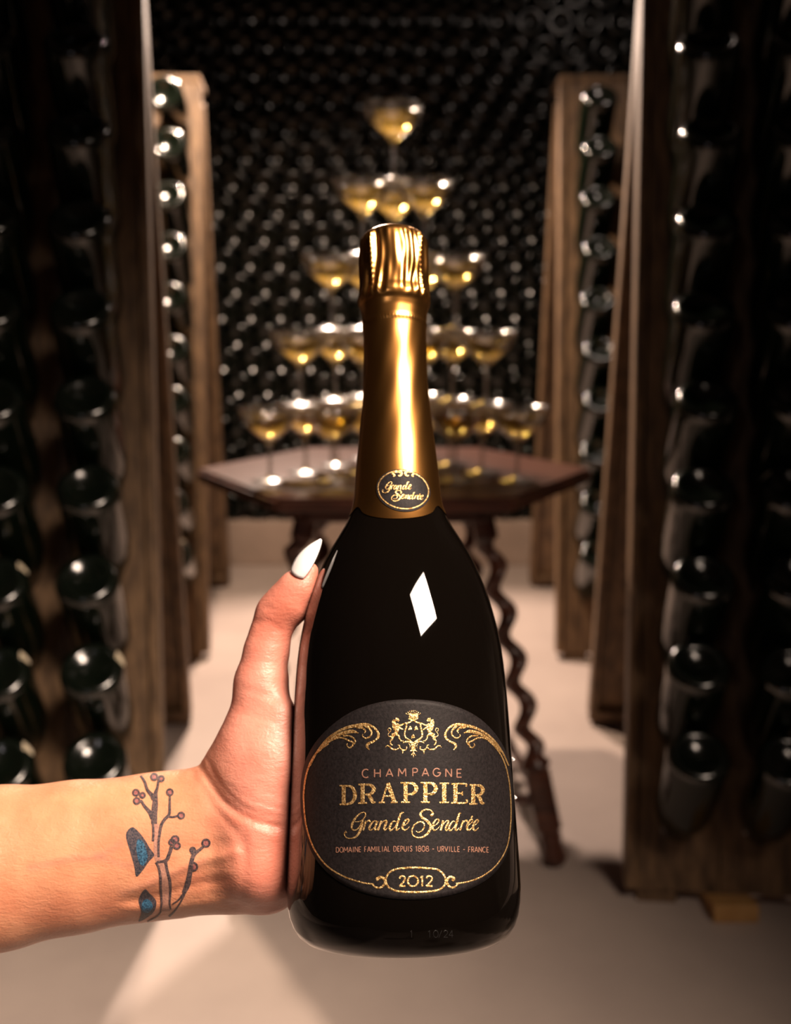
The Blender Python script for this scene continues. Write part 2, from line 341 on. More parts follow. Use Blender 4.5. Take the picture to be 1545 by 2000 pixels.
def rack(loc, rz, m, nplank, ncol, af, spread, elev, label, where, marks, elevs=None, ell=0.212, shift=0.0, s0=0.236, ridge=0.0):
    root = empty('riddling_rack', loc, rz); tag(root, label, 'rack')
    sa, ca = math.sin(af), math.cos(af)
    apex_y, apex_z = LB*sa, 0.02+LB*ca
    ab = math.atan2(spread-ridge-apex_y, LB*ca)           # the rear leaf leans forward to meet the front one at the top
    LBK = (LB*ca)/math.cos(ab)
    def front(x, t, s): return Vector((m*x, s*sa+t*ca, 0.02+s*ca-t*sa))
    def tf(p): return tuple(front(p[0], p[1], p[2]))
    def tb(p): s = p[2]*LBK/LB; return (m*p[0], spread-s*math.sin(ab)-p[1]*math.cos(ab), 0.02+s*math.cos(ab)-p[1]*math.sin(ab))
    W = ST+PW*nplank
    for side, tr_ in (('front', tf), ('back', tb)):
        box('stile', 0.0, ST, -0.006, 0.045, 0.0, LB-(0.0 if side == 'front' else 0.03), M['wood'], root, tr_, bev=0.004)
        box('stile', W, W+ST, -0.006, 0.045, 0.0, LB-(0.0 if side == 'front' else 0.03), M['wood'], root, tr_, bev=0.004)
        box('cross_rail', ST, W, 0.029, 0.050, 0.009, 0.031, M['wood'], root, tr_, bev=0.003)
        for fx in (0.05, W-0.05):
            box('foot_block', fx-0.03, fx+0.03, 0.004, 0.034, -0.022, 0.0, M['wood'], root, tr_)
    box('top_rail', 0.0, W+ST, 0.0, 0.05+ridge, LB, LB+0.022, M['wood'], root, (lambda p: (m*p[0], apex_y+p[1], apex_z+p[2]-LB)) if ridge else tf, bev=0.004)
    for c in range(nplank):
        holes = [s0+ROW*k-ell*math.sin(((elevs or {}).get(k, elev))-af) for k in range(10)]
        plank_with_holes('plank', ST+PW*c, ST+PW*(c+1), holes, [((elevs or {}).get(k, elev))-af for k in range(10)], ell, af, 1, m, M['wood'], root, shift=shift)
        x0, x1 = ST+PW*c+0.001, ST+PW*(c+1)-0.001
        box('plank', x0, x1, 0.0, 0.028, 0.0, LB-0.03, M['wood'], root, tb)
    RZ = Matrix.Rotation(rz, 4, 'Z'); base = Vector(loc)
    for c in range(ncol):
        xc = ST+PW*(c+0.5)-shift
        for k in range(10):
            e = (elevs or {}).get(k, elev)+random.uniform(-0.010, 0.010)
            s_h = s0+ROW*k-ell*math.sin(((elevs or {}).get(k, elev))-af)
            n = Vector((random.uniform(-0.02, 0.02), -math.cos(e), math.sin(e))).normalized()
            p = base+(RZ @ (front(xc, 0.014, s_h)+n*(ell+0.012)))
            nw = (RZ.to_3x3() @ n)
            b = empty('rack_bottle', p); b.rotation_mode = 'QUATERNION'
            q = (-nw).to_track_quat('Z', 'Y')
            b.rotation_quaternion = q
            g = link('glass_body', rack_bottle_mesh, None, b); g.rotation_euler = (0, 0, random.uniform(0, 6.28))
            link('crown_cap', crown_mesh, None, b)
            lab = '%s bottle up in the %s column of %s' % (ORD[k].capitalize() if k else 'Lowest', 'aisle edge' if c == 0 else 'second', where)
            if (c, k) in marks:
                mk = link('paint_mark', mark_mesh, None, b)
                # put the dab on the rim where the photo shows it: upper part of the base
                want = Vector((marks[(c, k)][0], 0, marks[(c, k)][1]))
                lw_ = q.inverted() @ want; mk.rotation_euler = (0, 0, math.atan2(lw_.y, lw_.x))
                mk['label'] = 'cream paint dab on the rim of the base'
                lab = '%s bottle up, cream paint dab, %s column of %s' % (ORD[k].capitalize(), 'aisle' if c == 0 else 'second', where)
            tag(b, lab, 'bottle', 'bottles in ' + where)
    return root
A0 = math.radians(11.5); E = math.radians
rack((0.356, 1.452, 0), E(-6), 1, 3, 2, A0, 0.74, E(54), 'tall old wooden riddling rack full of bottles, standing on an orange wedge', 'the rack propped on an orange wedge', {(1, 3): (-0.6, 0.9)})
rack((-0.356, 1.452, 0), E(8), -1, 3, 2, A0, 0.74, E(50), 'tall dark wooden riddling rack full of bottles, behind the outstretched forearm', 'the rack behind the forearm', {(0, 1): (0.9, 0.7), (1, 2): (0.8, 1), (1, 1): (0.8, 1), (1, 0): (0.8, 1)})
rack((0.424, 2.583, 0), E(-2), 1, 2, 2, A0, 0.78, E(42), 'lit wooden riddling rack with a pale worn edge, beside the table and the stacked wall', 'the rack with the pale worn edge', {}, s0=0.264, ridge=0.11)
rack((-0.492, 2.583, 0), E(5), -1, 2, 1, A0, 0.78, E(30), 'wooden riddling rack whose top is brightly lit, on the thumb side of the coupe tower', 'the rack with the brightly lit top', {(0, 0): (0.3, 1)}, elevs={9: E(6), 8: E(18), 5: E(24)}, shift=0.016, s0=0.264, ridge=0.11)
wd = box('wooden_wedge', -0.034, 0.034, -0.0375, 0.0375, 0.0, 0.028, M['wedge'], None, bev=0.002); wd.location = (0.51, 1.4275, 0)
for v_ in wd.data.vertices: v_.co.z *= 1-0.482*(v_.co.y+0.0375)/0.075
tag(wd, 'small orange wooden wedge on the floor under the rack', 'wedge')

# ------------------------------------------------------------------ table with twisted legs
TC = Vector((-0.002, 1.80, 0)); TH = 0.627
tb_root = empty('side_table', TC); tag(tb_root, 'dark red wooden hexagonal side table on barley twist legs, carrying the coupe tower', 'table')
def hexmesh(name, R, z0, z1, edge, mat):
    b = bmesh.new(); vs = [b.verts.new((R*math.cos(a*math.pi/3), R*math.sin(a*math.pi/3), z0)) for a in range(6)]
    f = b.faces.new(vs); r = bmesh.ops.extrude_face_region(b, geom=[f])
    for q in r['geom']:
        if isinstance(q, bmesh.types.BMVert): q.co.z = z1
    bmesh.ops.recalc_face_normals(b, faces=b.faces[:]); bmesh.ops.bevel(b, geom=b.edges[:], offset=edge, segments=3, affect='EDGES')
    mm = bpy.data.meshes.new(name); b.to_mesh(mm); b.free(); return link(name, mm, mat, tb_root)
hexmesh('table_top', 0.352, TH-0.024, TH, 0.006, M['wood_red'])
for a in range(6):
    p0 = Vector((0.27*math.cos(a*math.pi/3), 0.27*math.sin(a*math.pi/3), 0)); p1 = Vector((0.27*math.cos((a+1)*math.pi/3), 0.27*math.sin((a+1)*math.pi/3), 0))
    mid = (p0+p1)/2; ang = math.atan2((p1-p0).y, (p1-p0).x); Rm = Matrix.Rotation(ang, 3, 'Z')
    box('apron', -0.135, 0.135, -0.010, 0.010, TH-0.050, TH-0.022, M['wood_red'], tb_root, lambda p, Rm=Rm, mid=mid: tuple(Rm @ Vector(p)+mid), bev=0.003)
def twist_leg(p0, p1):
    p0, p1 = Vector(p0), Vector(p1); ax = p1-p0; L = ax.length; N, n = 150, 20; v, fa = [], []
    q = Vector((0, 0, 1)).rotation_difference(ax.normalized())
    for j in range(N+1):
        s = j/N; z = s*L
        for i in range(n):
            a = 2*math.pi*i/n
            if 0.10 < s < 0.70:
                e = min(1, (s-0.10)/0.03, (0.70-s)/0.03); r = 0.0155-0.001*e; th = s*L/0.078*2*math.pi
                x = r*math.cos(a)+e*0.0095*math.cos(th); y = r*math.sin(a)+e*0.0095*math.sin(th)
            else:
                if s <= 0.10: r = 0.019
                elif s < 0.74: r = 0.021-0.004*math.cos((s-0.70)/0.04*2*math.pi)
                elif s < 0.90: r = 0.0215
                else: r = np.interp(s, [0.90, 0.91, 0.925, 0.94, 0.985, 1.0], [0.0215, 0.017, 0.019, 0.0165, 0.021, 0.015])
                sq = 1.0 if not (s <= 0.10 or 0.75 < s < 0.895) else 1/max(abs(math.cos(a+0.78)), abs(math.sin(a+0.78)))**0.55
                x, y = r*sq*math.cos(a), r*sq*math.sin(a)
            v.append(tuple(p0+q @ Vector((x, y, z))))
    for j in range(N):
        for i in range(n): k = (i+1) % n; fa.append((j*n+i, j*n+k, (j+1)*n+k, (j+1)*n+i))
    fa.append(tuple(range(n-1, -1, -1))); fa.append(tuple(N*n+i for i in range(n)))
    return fixn(mesh('leg', v, fa))
feet = {}
for sx in (-1, 1):
    for sy in (-1, 1):
        top = (sx*0.135, sy*0.19, TH-0.024); ft = (sx*(0.268 if sy < 0 else 0.19), sy*0.245, 0.004)
        link('leg', twist_leg(top, ft), M['wood_red'], tb_root); feet[(sx, sy)] = (Vector(top), Vector(ft))
for (a, b) in (((-1, -1), (1, -1)), ((-1, 1), (1, 1)), ((-1, -1), (-1, 1)), ((1, -1), (1, 1))):
    pa = feet[a][0].lerp(feet[a][1], 0.82); pb = feet[b][0].lerp(feet[b][1], 0.82)
    v, fa = tube_data([pa.lerp(pb, i/16) for i in range(17)], [0.009+0.003*math.cos(i/16*8*math.pi) for i in range(17)], 12)
    link('stretcher', fixn(mesh('stretcher', v, fa)), M['wood_red'], tb_root)

# ------------------------------------------------------------------ tower of coupes
HC = 0.1215; RC = 0.0495
op = [(0.031, 0.0), (0.0315, 0.0012), (0.026, 0.0025), (0.012, 0.0045), (0.0048, 0.009), (0.0036, 0.016), (0.0034, 0.040), (0.0042, 0.056), (0.0062, 0.0635), (0.0165, 0.0720), (0.0300, 0.0835), (0.0410, 0.0960), (0.0472, 0.1090), (RC, HC)]
ip = [(0.0484, HC), (0.0460, 0.1090), (0.0398, 0.0965), (0.0288, 0.0848), (0.0150, 0.0738), (0.004, 0.0690)]
def coupe_meshes():
    n = 36
    bv, bf = lathe_data([op[0]]+op[1:8], n, cap0=True, cap1=False)
    foot = fixn(mesh('stem_and_foot', bv, bf)); foot.materials.append(M['stem'])
    bv, bf = lathe_data(op[7:]+ip, n, cap0=False, cap1=True)
    bowl = fixn(mesh('bowl', bv, bf)); bowl.materials.append(M['coupe'])
    lv, lf = lathe_data([(0.0035, 0.0695), (0.0146, 0.0743), (0.0284, 0.0853), (0.0394, 0.0970), (0.0446, 0.1065)], n)
    liq = fixn(mesh('champagne', lv, lf)); liq.materials.append(M['wine'])
    return foot, bowl, liq
cm = coupe_meshes()
tier_lab = {0: 'champagne coupe standing alone as the peak of the tower', 1: 'champagne coupe in the tier of three under the peak of the tower', 2: 'champagne coupe in the tier of six at mid height of the tower',
            3: 'champagne coupe in the tier of ten, one tier above those on the table', 4: 'champagne coupe standing on the table top in the lowest tier of the tower'}
for tier in range(5):
    n = tier+1; side = tier*2*RC; z = TH+(4-tier)*HC+0.0
    for r in range(n):
        cnt = n-r
        for i in range(cnt):
            x = (i-(cnt-1)/2)*(2*RC+0.0022); y = (r-(n-1)/3)*(2*RC+0.0022)*0.867
            c = empty('champagne_coupe', (TC.x-0.001+x+random.uniform(-.001, .001), TC.y-0.02+y, z), random.uniform(0, 6.28))
            tag(c, tier_lab[tier], 'coupe', 'coupes of tower tier %s' % ['one', 'two', 'three', 'four', 'five'][tier])
            for nm, mm in zip(('stem_and_foot', 'bowl', 'champagne'), cm): link(nm, mm, None, c)

# ------------------------------------------------------------------ the held bottle
LEAN = math.radians(12)
Bc = cp(790, 1833, 0.42); AX = Vector((-0.0152, math.cos(LEAN), math.sin(LEAN))).normalized()   # camera frame
def t_of(y):                         # distance along the axis that shows at image row y
    k = -(y-CY)/F_PX
    return (k*Bc[2]-Bc[1])/(AX[1]-k*AX[2])
def rad(y, hw): D = Bc[2]+AX[2]*t_of(y); r = hw*D/F_PX; return r/math.sqrt(1+(r/D)**2)
zl = AX; xl = (Vector((1, 0, 0))-zl*zl[0]).normalized(); yl = zl.cross(xl)      # local x right, local y away from the camera
CM = Matrix(((RT[0], UP[0], FW[0]), (RT[1], UP[1], FW[1]), (RT[2], UP[2], FW[2])))
Rl = Matrix((xl, yl, zl)).transposed()
if (xl.cross(yl)-zl).length > 1e-4: raise SystemExit('frame')
# camera frame (right, up, forward) is left-handed, so mirror the local y axis to get a proper rotation
Wx, Wz = CM @ xl, CM @ zl; Wy = Wz.cross(Wx)
BM = Matrix.Translation(c2w(Bc)) @ Matrix((Wx, Wy, Wz)).transposed().to_4x4(); BMI = BM.inverted()
bottle = empty('champagne_bottle'); bottle.matrix_world = BM
tag(bottle, 'large black champagne bottle with copper gold foil neck and oval label, held in a hand', 'bottle')
RB = rad(1770, 230)
glass_px = [(1770, 230), (1700, 228), (1600, 222), (1500, 216.5), (1400, 210.5), (1350, 207), (1300, 202.5), (1250, 195.5), (1200, 184), (1150, 168), (1100, 147.5), (1075, 133.5), (1050, 117.5), (1025, 101.5), (1000, 86.5), (975, 83), (950, 81.5), (900, 77), (850, 71), (800, 65), (760, 61.5), (700, 59.5), (640, 60), (600, 61)]
tr_pts = [(t_of(y), rad(y, h)) for y, h in glass_px]
ts = np.array([p[0] for p in tr_pts]); rs = np.array([p[1] for p in tr_pts])
tt = np.linspace(ts[0], ts[-1], 110); rr = np.interp(tt, ts, rs)
ker = np.array([1, 3, 5, 3, 1.])/13
for _ in range(3): rp = np.pad(rr, 2, mode='reflect', reflect_type='odd'); rr = np.convolve(rp, ker, 'valid')
heel = [(0.002, 0.030), (RB*0.35, 0.026), (RB*0.6, 0.010), (RB*0.72, 0.001), (RB*0.78, 0.0), (RB*0.84, 0.0008), (RB*0.90, 0.0030), (RB*0.945, 0.0062), (RB*0.975, 0.0102), (RB*0.992, 0.0150), (RB*0.999, 0.0205)]
prof = heel+[(r, t) for r, t in zip(rr, tt) if t > 0.0225]
GT = np.array([p[1] for p in prof[4:]]); GR = np.array([p[0] for p in prof[4:]])
gv, gf = lathe_data(prof, 128)
glass_o = link('glass_body', fixn(mesh('glass_body', gv, gf)), M['glass'], bottle)
def caster(v, fa):
    bv = BVHTree.FromPolygons([tuple(p) for p in v], [list(q) for q in fa]); o = BMI @ CAMP; R3 = BMI.to_3x3()
    def cast(px, py):
        h = bv.ray_cast(o, R3 @ ray(px, py))
        if h[0] is None:
            h = bv.find_nearest(o+(R3 @ ray(px, py))*0.43)
        return h[0], h[1]
    return cast
cast_g = caster(gv, gf)
# capsule
cap_px = [(1000, 87.2), (975, 84.2), (950, 82.4), (900, 78.2), (850, 72.3), (800, 66.3), (760, 63), (720, 61.3), (680, 61), (650, 61.8), (642, 62.0), (638, 62.8), (632, 62.2), (615, 63.5), (604, 66), (598, 69.5), (590, 71), (582, 69.5), (574, 67.0), (560, 66), (530, 66.2), (500, 66.4), (484, 65.6), (474, 64), (467, 60), (462, 53), (459, 38), (457.5, 15)]
ct = np.array([t_of(y) for y, _ in cap_px]); cr = np.array([rad(y, h) for y, h in cap_px])
p0, _ = cast_g(790, 1013); p1, _ = cast_g(850, 995); t_front = p0.z; a1 = abs(math.atan2(p1.x, -p1.y)); t_side = p1.z
def t_low(phi):                       # phi measured from the camera side
    a = abs((phi+math.pi) % (2*math.pi)-math.pi); s = min(1.0, a/a1); return t_front+(t_side-t_front)*s*s+0.0022*math.exp(-((a-a1*1.18)/0.16)**2)
NA, NTz = 180, 190; t_top = ct[-1]; fv, ff = [], []
rngf = np.random.default_rng(3); ph = rngf.uniform(0, 6.28, 12)
WIRE = [math.radians(a) for a in (-38, 52, 142, 232)]
for j in range(NTz+1):
    for i in range(NA):
        a = 2*math.pi*i/NA; phi = a+math.pi/2      # a=-90deg faces the camera
        tl = t_low(phi); q = j/NTz; t = tl+(t_top-tl)*q
        r = max(float(np.interp(t, ct, cr)), (float(np.interp(t, GT, GR)) if t < ct[9] else 0)+0.0004)
        tc0, tc1 = t_of(600), t_of(465)
        if t > tc0 and t < tc1:          # crumpled hood over the cork
            e = min(1, (t-tc0)/0.004, (tc1-t)/0.004)
            fold = sum(math.sin(n_*phi+ph[k]+1.3*math.sin((t-tc0)*170+ph[k]*2)) for k, n_ in enumerate((6, 11, 16, 21, 27)))
            r += e*(0.00024+0.00010*math.sin(3*phi+ph[8]))*fold
            for wn, wa in enumerate(WIRE):
                d = (phi-wa+math.pi) % (2*math.pi)-math.pi
                r += e*(0.0009+0.00035*math.sin(t*2600+wn))*math.exp(-(d/0.055)**2)
        elif t <= tc0:
            e = 1/(1+math.exp(-(t-t_of(880))/0.008))
            r += e*0.00008*(math.sin(5*phi+t*120+ph[5])*math.sin(t*160+ph[6])+0.7*math.sin(11*phi-t*210+ph[7]))
            r += 0.00055*math.exp(-(((phi+0.42+(t-t_of(760))*7) )/0.10)**2)*math.exp(-((t-t_of(740))/0.011)**2)
            d = abs(t-t_of(640)); r += 0.00030*math.exp(-(d/0.0007)**2)*(0.5+0.5*math.sin(phi*62+t*2000))
        fv.append((r*math.cos(a), r*math.sin(a), t))
for j in range(NTz):
    for i in range(NA): k = (i+1) % NA; ff.append((j*NA+i, j*NA+k, (j+1)*NA+k, (j+1)*NA+i))
fv.append((0, 0, t_top+0.0003)); ff += [(NTz*NA+i, NTz*NA+(i+1) % NA, len(fv)-1) for i in range(NA)]
foil = link('foil_capsule', fixn(mesh('foil_capsule', fv, ff)), M['foil'], bottle); foil['label'] = 'copper gold foil capsule with crumpled hood'
cast_f = caster(fv, ff)

# ---- printing on the bottle
def ribbon(name, strokes, mat, parent, cast, off, n=6):
    v, fa = [], []
    for st in strokes:
        pts, wd_ = st[0], st[1]; closed = len(st) > 2 and st[2]
        P = catmull(pts, n, closed); m = len(P)
        if hasattr(wd_, '__len__'):
            idx = np.linspace(0, 1, m); W_ = np.interp(idx, np.linspace(0, 1, len(wd_)), wd_)
        else: W_ = np.full(m, float(wd_))
        b = len(v)
        for i in range(m):
            pa = P[i-1] if (i > 0 or closed) else P[i]; pb = P[(i+1) % m] if (i+1 < m or closed) else P[i]
            d = pb-pa; L = np.hypot(*d) or 1; nrm = np.array([-d[1], d[0]])/L
            for s in (-1, 0, 1):
                q = P[i]+nrm*W_[i]/2*s; h, nn = cast(q[0], q[1]); v.append(tuple(h+nn*(off+(0.00006 if s == 0 else 0))))
        for i in range(m if closed else m-1):
            j = (i+1) % m
            for k in (0, 1): fa.append((b+i*3+k, b+j*3+k, b+j*3+k+1, b+i*3+k+1))
    return link(name, mesh(name, v, fa), mat, parent)
def disc_fill(name, outline, mat, parent, cast, off, rings=14):
    cx_, cy_ = np.mean([p[0] for p in outline]), np.mean([p[1] for p in outline]); n = len(outline); v, fa = [], []
    h, nn = cast(cx_, cy_); v.append(tuple(h+nn*off))
    for r in range(1, rings+1):
        for p in outline:
            q = (cx_+(p[0]-cx_)*r/rings, cy_+(p[1]-cy_)*r/rings); h, nn = cast(*q); v.append(tuple(h+nn*off))
    for i in range(n):
        k = (i+1) % n; fa.append((0, 1+i, 1+k))
        for r in range(rings-1): fa.append((1+r*n+i, 1+(r+1)*n+i, 1+(r+1)*n+k, 1+r*n+k))
    return link(name, fixn(mesh(name, v, fa)), mat, parent)
OFF = 0.00022
lab_out = catmull([(806, 1366), (870, 1374), (925, 1396), (965, 1432), (990, 1478), (1001, 1540), (1001.5, 1610), (990, 1665), (962, 1708), (915, 1737), (860, 1752), (805, 1757), (745, 1752), (690, 1736), (645, 1708), (612, 1668), (594, 1615), (588, 1555), (594, 1500), (612, 1458), (645, 1420), (690, 1389), (745, 1371)], 8, True)
label_o = disc_fill('front_label', lab_out, M['paper'], bottle, cast_g, OFF, 22); label_o['label'] = 'black oval paper label printed in gold'
sm_ = label_o.modifiers.new('thickness', 'SOLIDIFY'); sm_.thickness = 0.00015; sm_.offset = 1
LO = 0.00050
def pr(name, strokes, mat='gold', n=6, parent=None, cast=None, off=LO): return ribbon(name, strokes, M[mat], parent or label_o, cast or cast_g, off, n)
def S(crop, ox, oy): return lambda pts: [(ox+p[0]/crop, oy+p[1]/crop) for p in pts]
# border line with its leaf scrolls
c2 = S(3.09, 540, 1340)
pr('border_line', [(c2([(590, 1195), (520, 1185), (410, 1148), (310, 1085), (235, 985), (190, 860), (172, 720), (175, 600), (200, 490), (250, 400), (320, 345)]), [2.6, 2.8, 3.0, 3.0, 3.0, 3.4, 3.6, 4.0])], n=8)
pr('border_line', [(c2([(1080, 1192), (1160, 1178), (1250, 1140), (1330, 1070), (1385, 970), (1406, 840), (1408, 700), (1395, 560), (1365, 450), (1320, 375), (1270, 325)]), [2.6, 2.6, 2.4, 2.2, 2.2, 2.6, 3.0])], n=8)
c3 = S(9.088, 590, 1390)
scr = [([(160, 960), (280, 720), (440, 510), (620, 370), (820, 280), (1000, 245), (1150, 230), (1270, 275), (1350, 370), (1350, 460), (1270, 530), (1180, 570), (1160, 620), (1200, 680)], [3, 3.5, 4, 4.5, 6, 7, 5, 3.5, 5, 3.5, 5, 5, 1.5]),
       ([(980, 270), (1080, 290), (1130, 340), (1110, 385)], [6, 4, 3, 1.5]), ([(1130, 250), (1210, 310), (1240, 385), (1200, 450), (1130, 470), (1080, 435), (1085, 400)], [5, 4, 3, 3, 2.5, 2, 1.2]),
       ([(300, 720), (430, 570), (600, 440), (760, 375), (900, 350), (1010, 380)], [3, 4, 5, 7, 7, 1.5]),
       ([(330, 690), (480, 540), (620, 470), (730, 465), (850, 520), (910, 550), (900, 610), (850, 640), (805, 600), (820, 560)], [3, 4, 4, 3, 3, 3.5, 3, 2.5, 2.2, 1.5]),
       ([(740, 430), (850, 430), (930, 480), (950, 540), (910, 600)], [3.5, 3, 3, 3, 2])]
for p, wd_ in scr: pr('leaf_scroll', [(c3(p), wd_)])
def mir(pts):                    # the other flank of the border, mirrored about the crest
    out = []
    for (x, y) in pts: out.append((806.5+(806.5-x)*0.93, y))
    return out
for p, wd_ in scr: pr('leaf_scroll', [(mir(c3(p)), [q*0.9 for q in wd_])])
# crest
cc = S(11.036, 740, 1370)
crest = []
def K(pts, wd_, closed=False): crest.append((cc(pts), [q/11.036 for q in wd_] if hasattr(wd_, '__len__') else wd_/11.036, closed))
K([(640, 375), (740, 390), (840, 375)], 26); K([(648, 320), (740, 330), (845, 318)], [70, 80, 70]); K([(660, 270), (740, 285), (830, 270)], [30, 36, 30])
for a in range(9):
    x = 590+a*37; y = 262-62*math.sin(math.pi*a/8); K([(x-7, y), (x+7, y)], 18); K([(x, y+8), (690+(x-738)*0.62+48, 285)], 9)
K([(735, 405), (660, 450), (595, 480), (590, 560), (560, 640), (555, 730), (585, 790), (660, 840), (735, 895), (820, 840), (900, 790), (930, 720), (915, 620), (895, 540), (890, 480), (810, 450)], 32, True)
K([(520, 490), (570, 470), (640, 460)], 24); K([(860, 460), (920, 475), (970, 500)], 24)
for (x, y) in ((672, 575), (800, 575), (737, 755)):
    K([(x, y-45), (x, y-10), (x, y+30)], [14, 60, 76]); K([(x-38, y+38), (x-24, y+42)], 16)
def lion(f):
    K(f([(360, 385), (400, 395), (430, 430)]), [60, 80, 34]); K(f([(335, 390), (325, 450), (345, 540), (375, 620)]), [50, 80, 96, 84]); K(f([(375, 480), (400, 560), (390, 640), (350, 700), (290, 740)]), [70, 84, 70, 60, 90])
    K(f([(400, 500), (460, 520), (520, 490), (550, 470)]), [50, 36, 26, 20]); K(f([(410, 560), (470, 580), (520, 610)]), [44, 36, 22]); K(f([(330, 710), (400, 720), (435, 760), (440, 800), (480, 850), (530, 860)]), [60, 44, 30, 26, 24, 14])
    K(f([(280, 740), (290, 800), (250, 850), (255, 910), (290, 945)]), [80, 50, 28, 28, 20]); K(f([(250, 770), (205, 740), (210, 690), (255, 640), (250, 590), (215, 580), (195, 615), (220, 650)]), [18, 14, 14, 16, 18, 18, 16, 10])
lion(lambda p: p); lion(lambda p: [(1470-x*1.0, y) for x, y in p])
def scrolls(f):
    K(f([(735, 940), (700, 900), (640, 870), (570, 870), (510, 900)]), [30, 36, 34, 28, 12]); K(f([(700, 910), (715, 980), (710, 1050), (665, 1075)]), [20, 34, 34, 12]); K(f([(590, 970), (595, 1020), (555, 1050), (500, 1040), (455, 1000), (440, 950), (410, 940)]), [30, 20, 26, 28, 26, 24, 12])
    K(f([(440, 990), (400, 1030), (340, 1035), (280, 1020), (230, 970), (180, 955), (145, 990)]), [14, 22, 26, 30, 26, 22, 10]); K(f([(510, 1050), (515, 1090), (510, 1125)]), [24, 22, 10]); K(f([(640, 905), (670, 960), (660, 1010)]), [10, 14, 8])
    K(f([(690, 1165), (720, 1130), (740, 1090)]), [10, 24, 26])
scrolls(lambda p: p); scrolls(lambda p: [(1480-x, y) for x, y in p]); K([(742, 940), (742, 1090), (740, 1215)], [24, 30, 8])
pr('crest', crest, n=4)['label'] = 'gold crest of two lions holding a crowned shield'
# lettering
TH_ = 2.3
def arc(cx_, cy_, rx, ry, a0, a1, n=10): return [(cx_+rx*math.cos(math.radians(a0+(a1-a0)*i/n)), cy_+ry*math.sin(math.radians(a0+(a1-a0)*i/n))) for i in range(n+1)]
SANS = {'C': [arc(.55, .5, .52, .5, -50, -310)], 'H': [[(0.05, 0), (0.05, 1)], [(.95, 0), (.95, 1)], [(.05, .5), (.95, .5)]], 'A': [[(0, 1), (.5, 0)], [(.5, 0), (1, 1)], [(.2, .7), (.8, .7)]],
        'M': [[(0.02, 1), (.08, 0)], [(.08, 0), (.5, .7)], [(.5, .7), (.92, 0)], [(.92, 0), (.98, 1)]], 'P': [[(.1, 0), (.1, 1)], [(.1, .02), (.5, .02)]+arc(.55, .28, .38, .26, -80, 80)+[(.5, .54), (.1, .54)]],
        'G': [arc(.52, .5, .5, .5, -45, -350)+[(1.0, .55)], [(.6, .55), (1, .55)]], 'N': [[(.05, 1), (.05, 0)], [(.05, 0), (.95, 1)], [(.95, 1), (.95, 0)]], 'E': [[(.12, 0), (.12, 1)], [(.12, .02), (.9, .02)], [(.12, .5), (.8, .5)], [(.12, .98), (.9, .98)]],
        'D': [[(.08, 0), (.08, 1)], [(.08, .02), (.35, .02)]+arc(.42, .5, .52, .48, -85, 85)+[(.35, .98), (.08, .98)]], 'O': [arc(.5, .5, .52, .5, 0, 360, 20)], 'I': [[(.5, 0), (.5, 1)]], 'F': [[(.12, 0), (.12, 1)], [(.12, .02), (.9, .02)], [(.12, .5), (.8, .5)]],
        'L': [[(.12, 0), (.12, 1)], [(.12, .98), (.9, .98)]], 'U': [[(.06, 0), (.06, .6)]+arc(.5, .6, .44, .4, 170, 10)+[(.94, .6), (.94, 0)]], 'S': [[(.88, .12), (.55, 0), (.2, .1), (.15, .3), (.45, .47), (.8, .62), (.85, .85), (.5, 1), (.1, .87)]],
        'R': [[(.1, 0), (.1, 1)], [(.1, .02), (.5, .02)]+arc(.55, .28, .38, .26, -80, 80)+[(.5, .54), (.1, .54)], [(.5, .54), (.95, 1)]], 'V': [[(0, 0), (.5, 1)], [(.5, 1), (1, 0)]], '1': [[(.2, .2), (.6, 0)], [(.6, 0), (.6, 1)]], '8': [arc(.5, .25, .36, .25, 0, 360, 14), arc(.5, .73, .46, .27, 0, 360, 14)],
        '0': [arc(.5, .5, .5, .5, 0, 360, 20)], '2': [[(.08, .25), (.2, .06), (.5, 0), (.82, .1), (.88, .3), (.7, .55), (.05, .98)], [(.05, .98), (.95, .98)]], '4': [[(.75, 1), (.75, 0)], [(.75, 0), (.05, .7)], [(.05, .7), (1, .7)]], '/': [[(0, 1), (1, 0)]], '-': [[(.1, .55), (.9, .55)]], 'T': [[(0, .02), (1, .02)], [(.5, 0), (.5, 1)]]}
def glyph(ch, x0, x1, y0, y1, wd_, mat, name='letter', off=LO):
    st = [([(x0+(x1-x0)*p[0], y0+(y1-y0)*p[1]) for p in s], wd_) for s in SANS[ch]]
    return pr(name, st, mat, n=3 if len(SANS[ch][0]) > 5 else 4, off=off)
c4_ = S(4.682, 640, 1480)
for ch, x0, x1, y0, y1 in (('C', 318, 382, 106, 182), ('H', 428, 485, 105, 178), ('A', 535, 595, 102, 172), ('M', 645, 716, 98, 170), ('P', 772, 822, 96, 168), ('A', 862, 920, 96, 168), ('G', 960, 1027, 98, 170), ('N', 1073, 1130, 102, 174), ('E', 1172, 1222, 105, 180)):
    (a, b), (c, d) = c4_([(x0, y0), (x1, y1)]); glyph(ch, a, c, b, d, 2.4, 'copper_ink')
THK, TN = 7.6, 3.2
def bowl(y1): return ([(.40, .03), (.72, .06), (.90, y1*.5), (.72, y1*.94), (.40, y1)], [3, 5.5, 7.5, 5.5, 3])
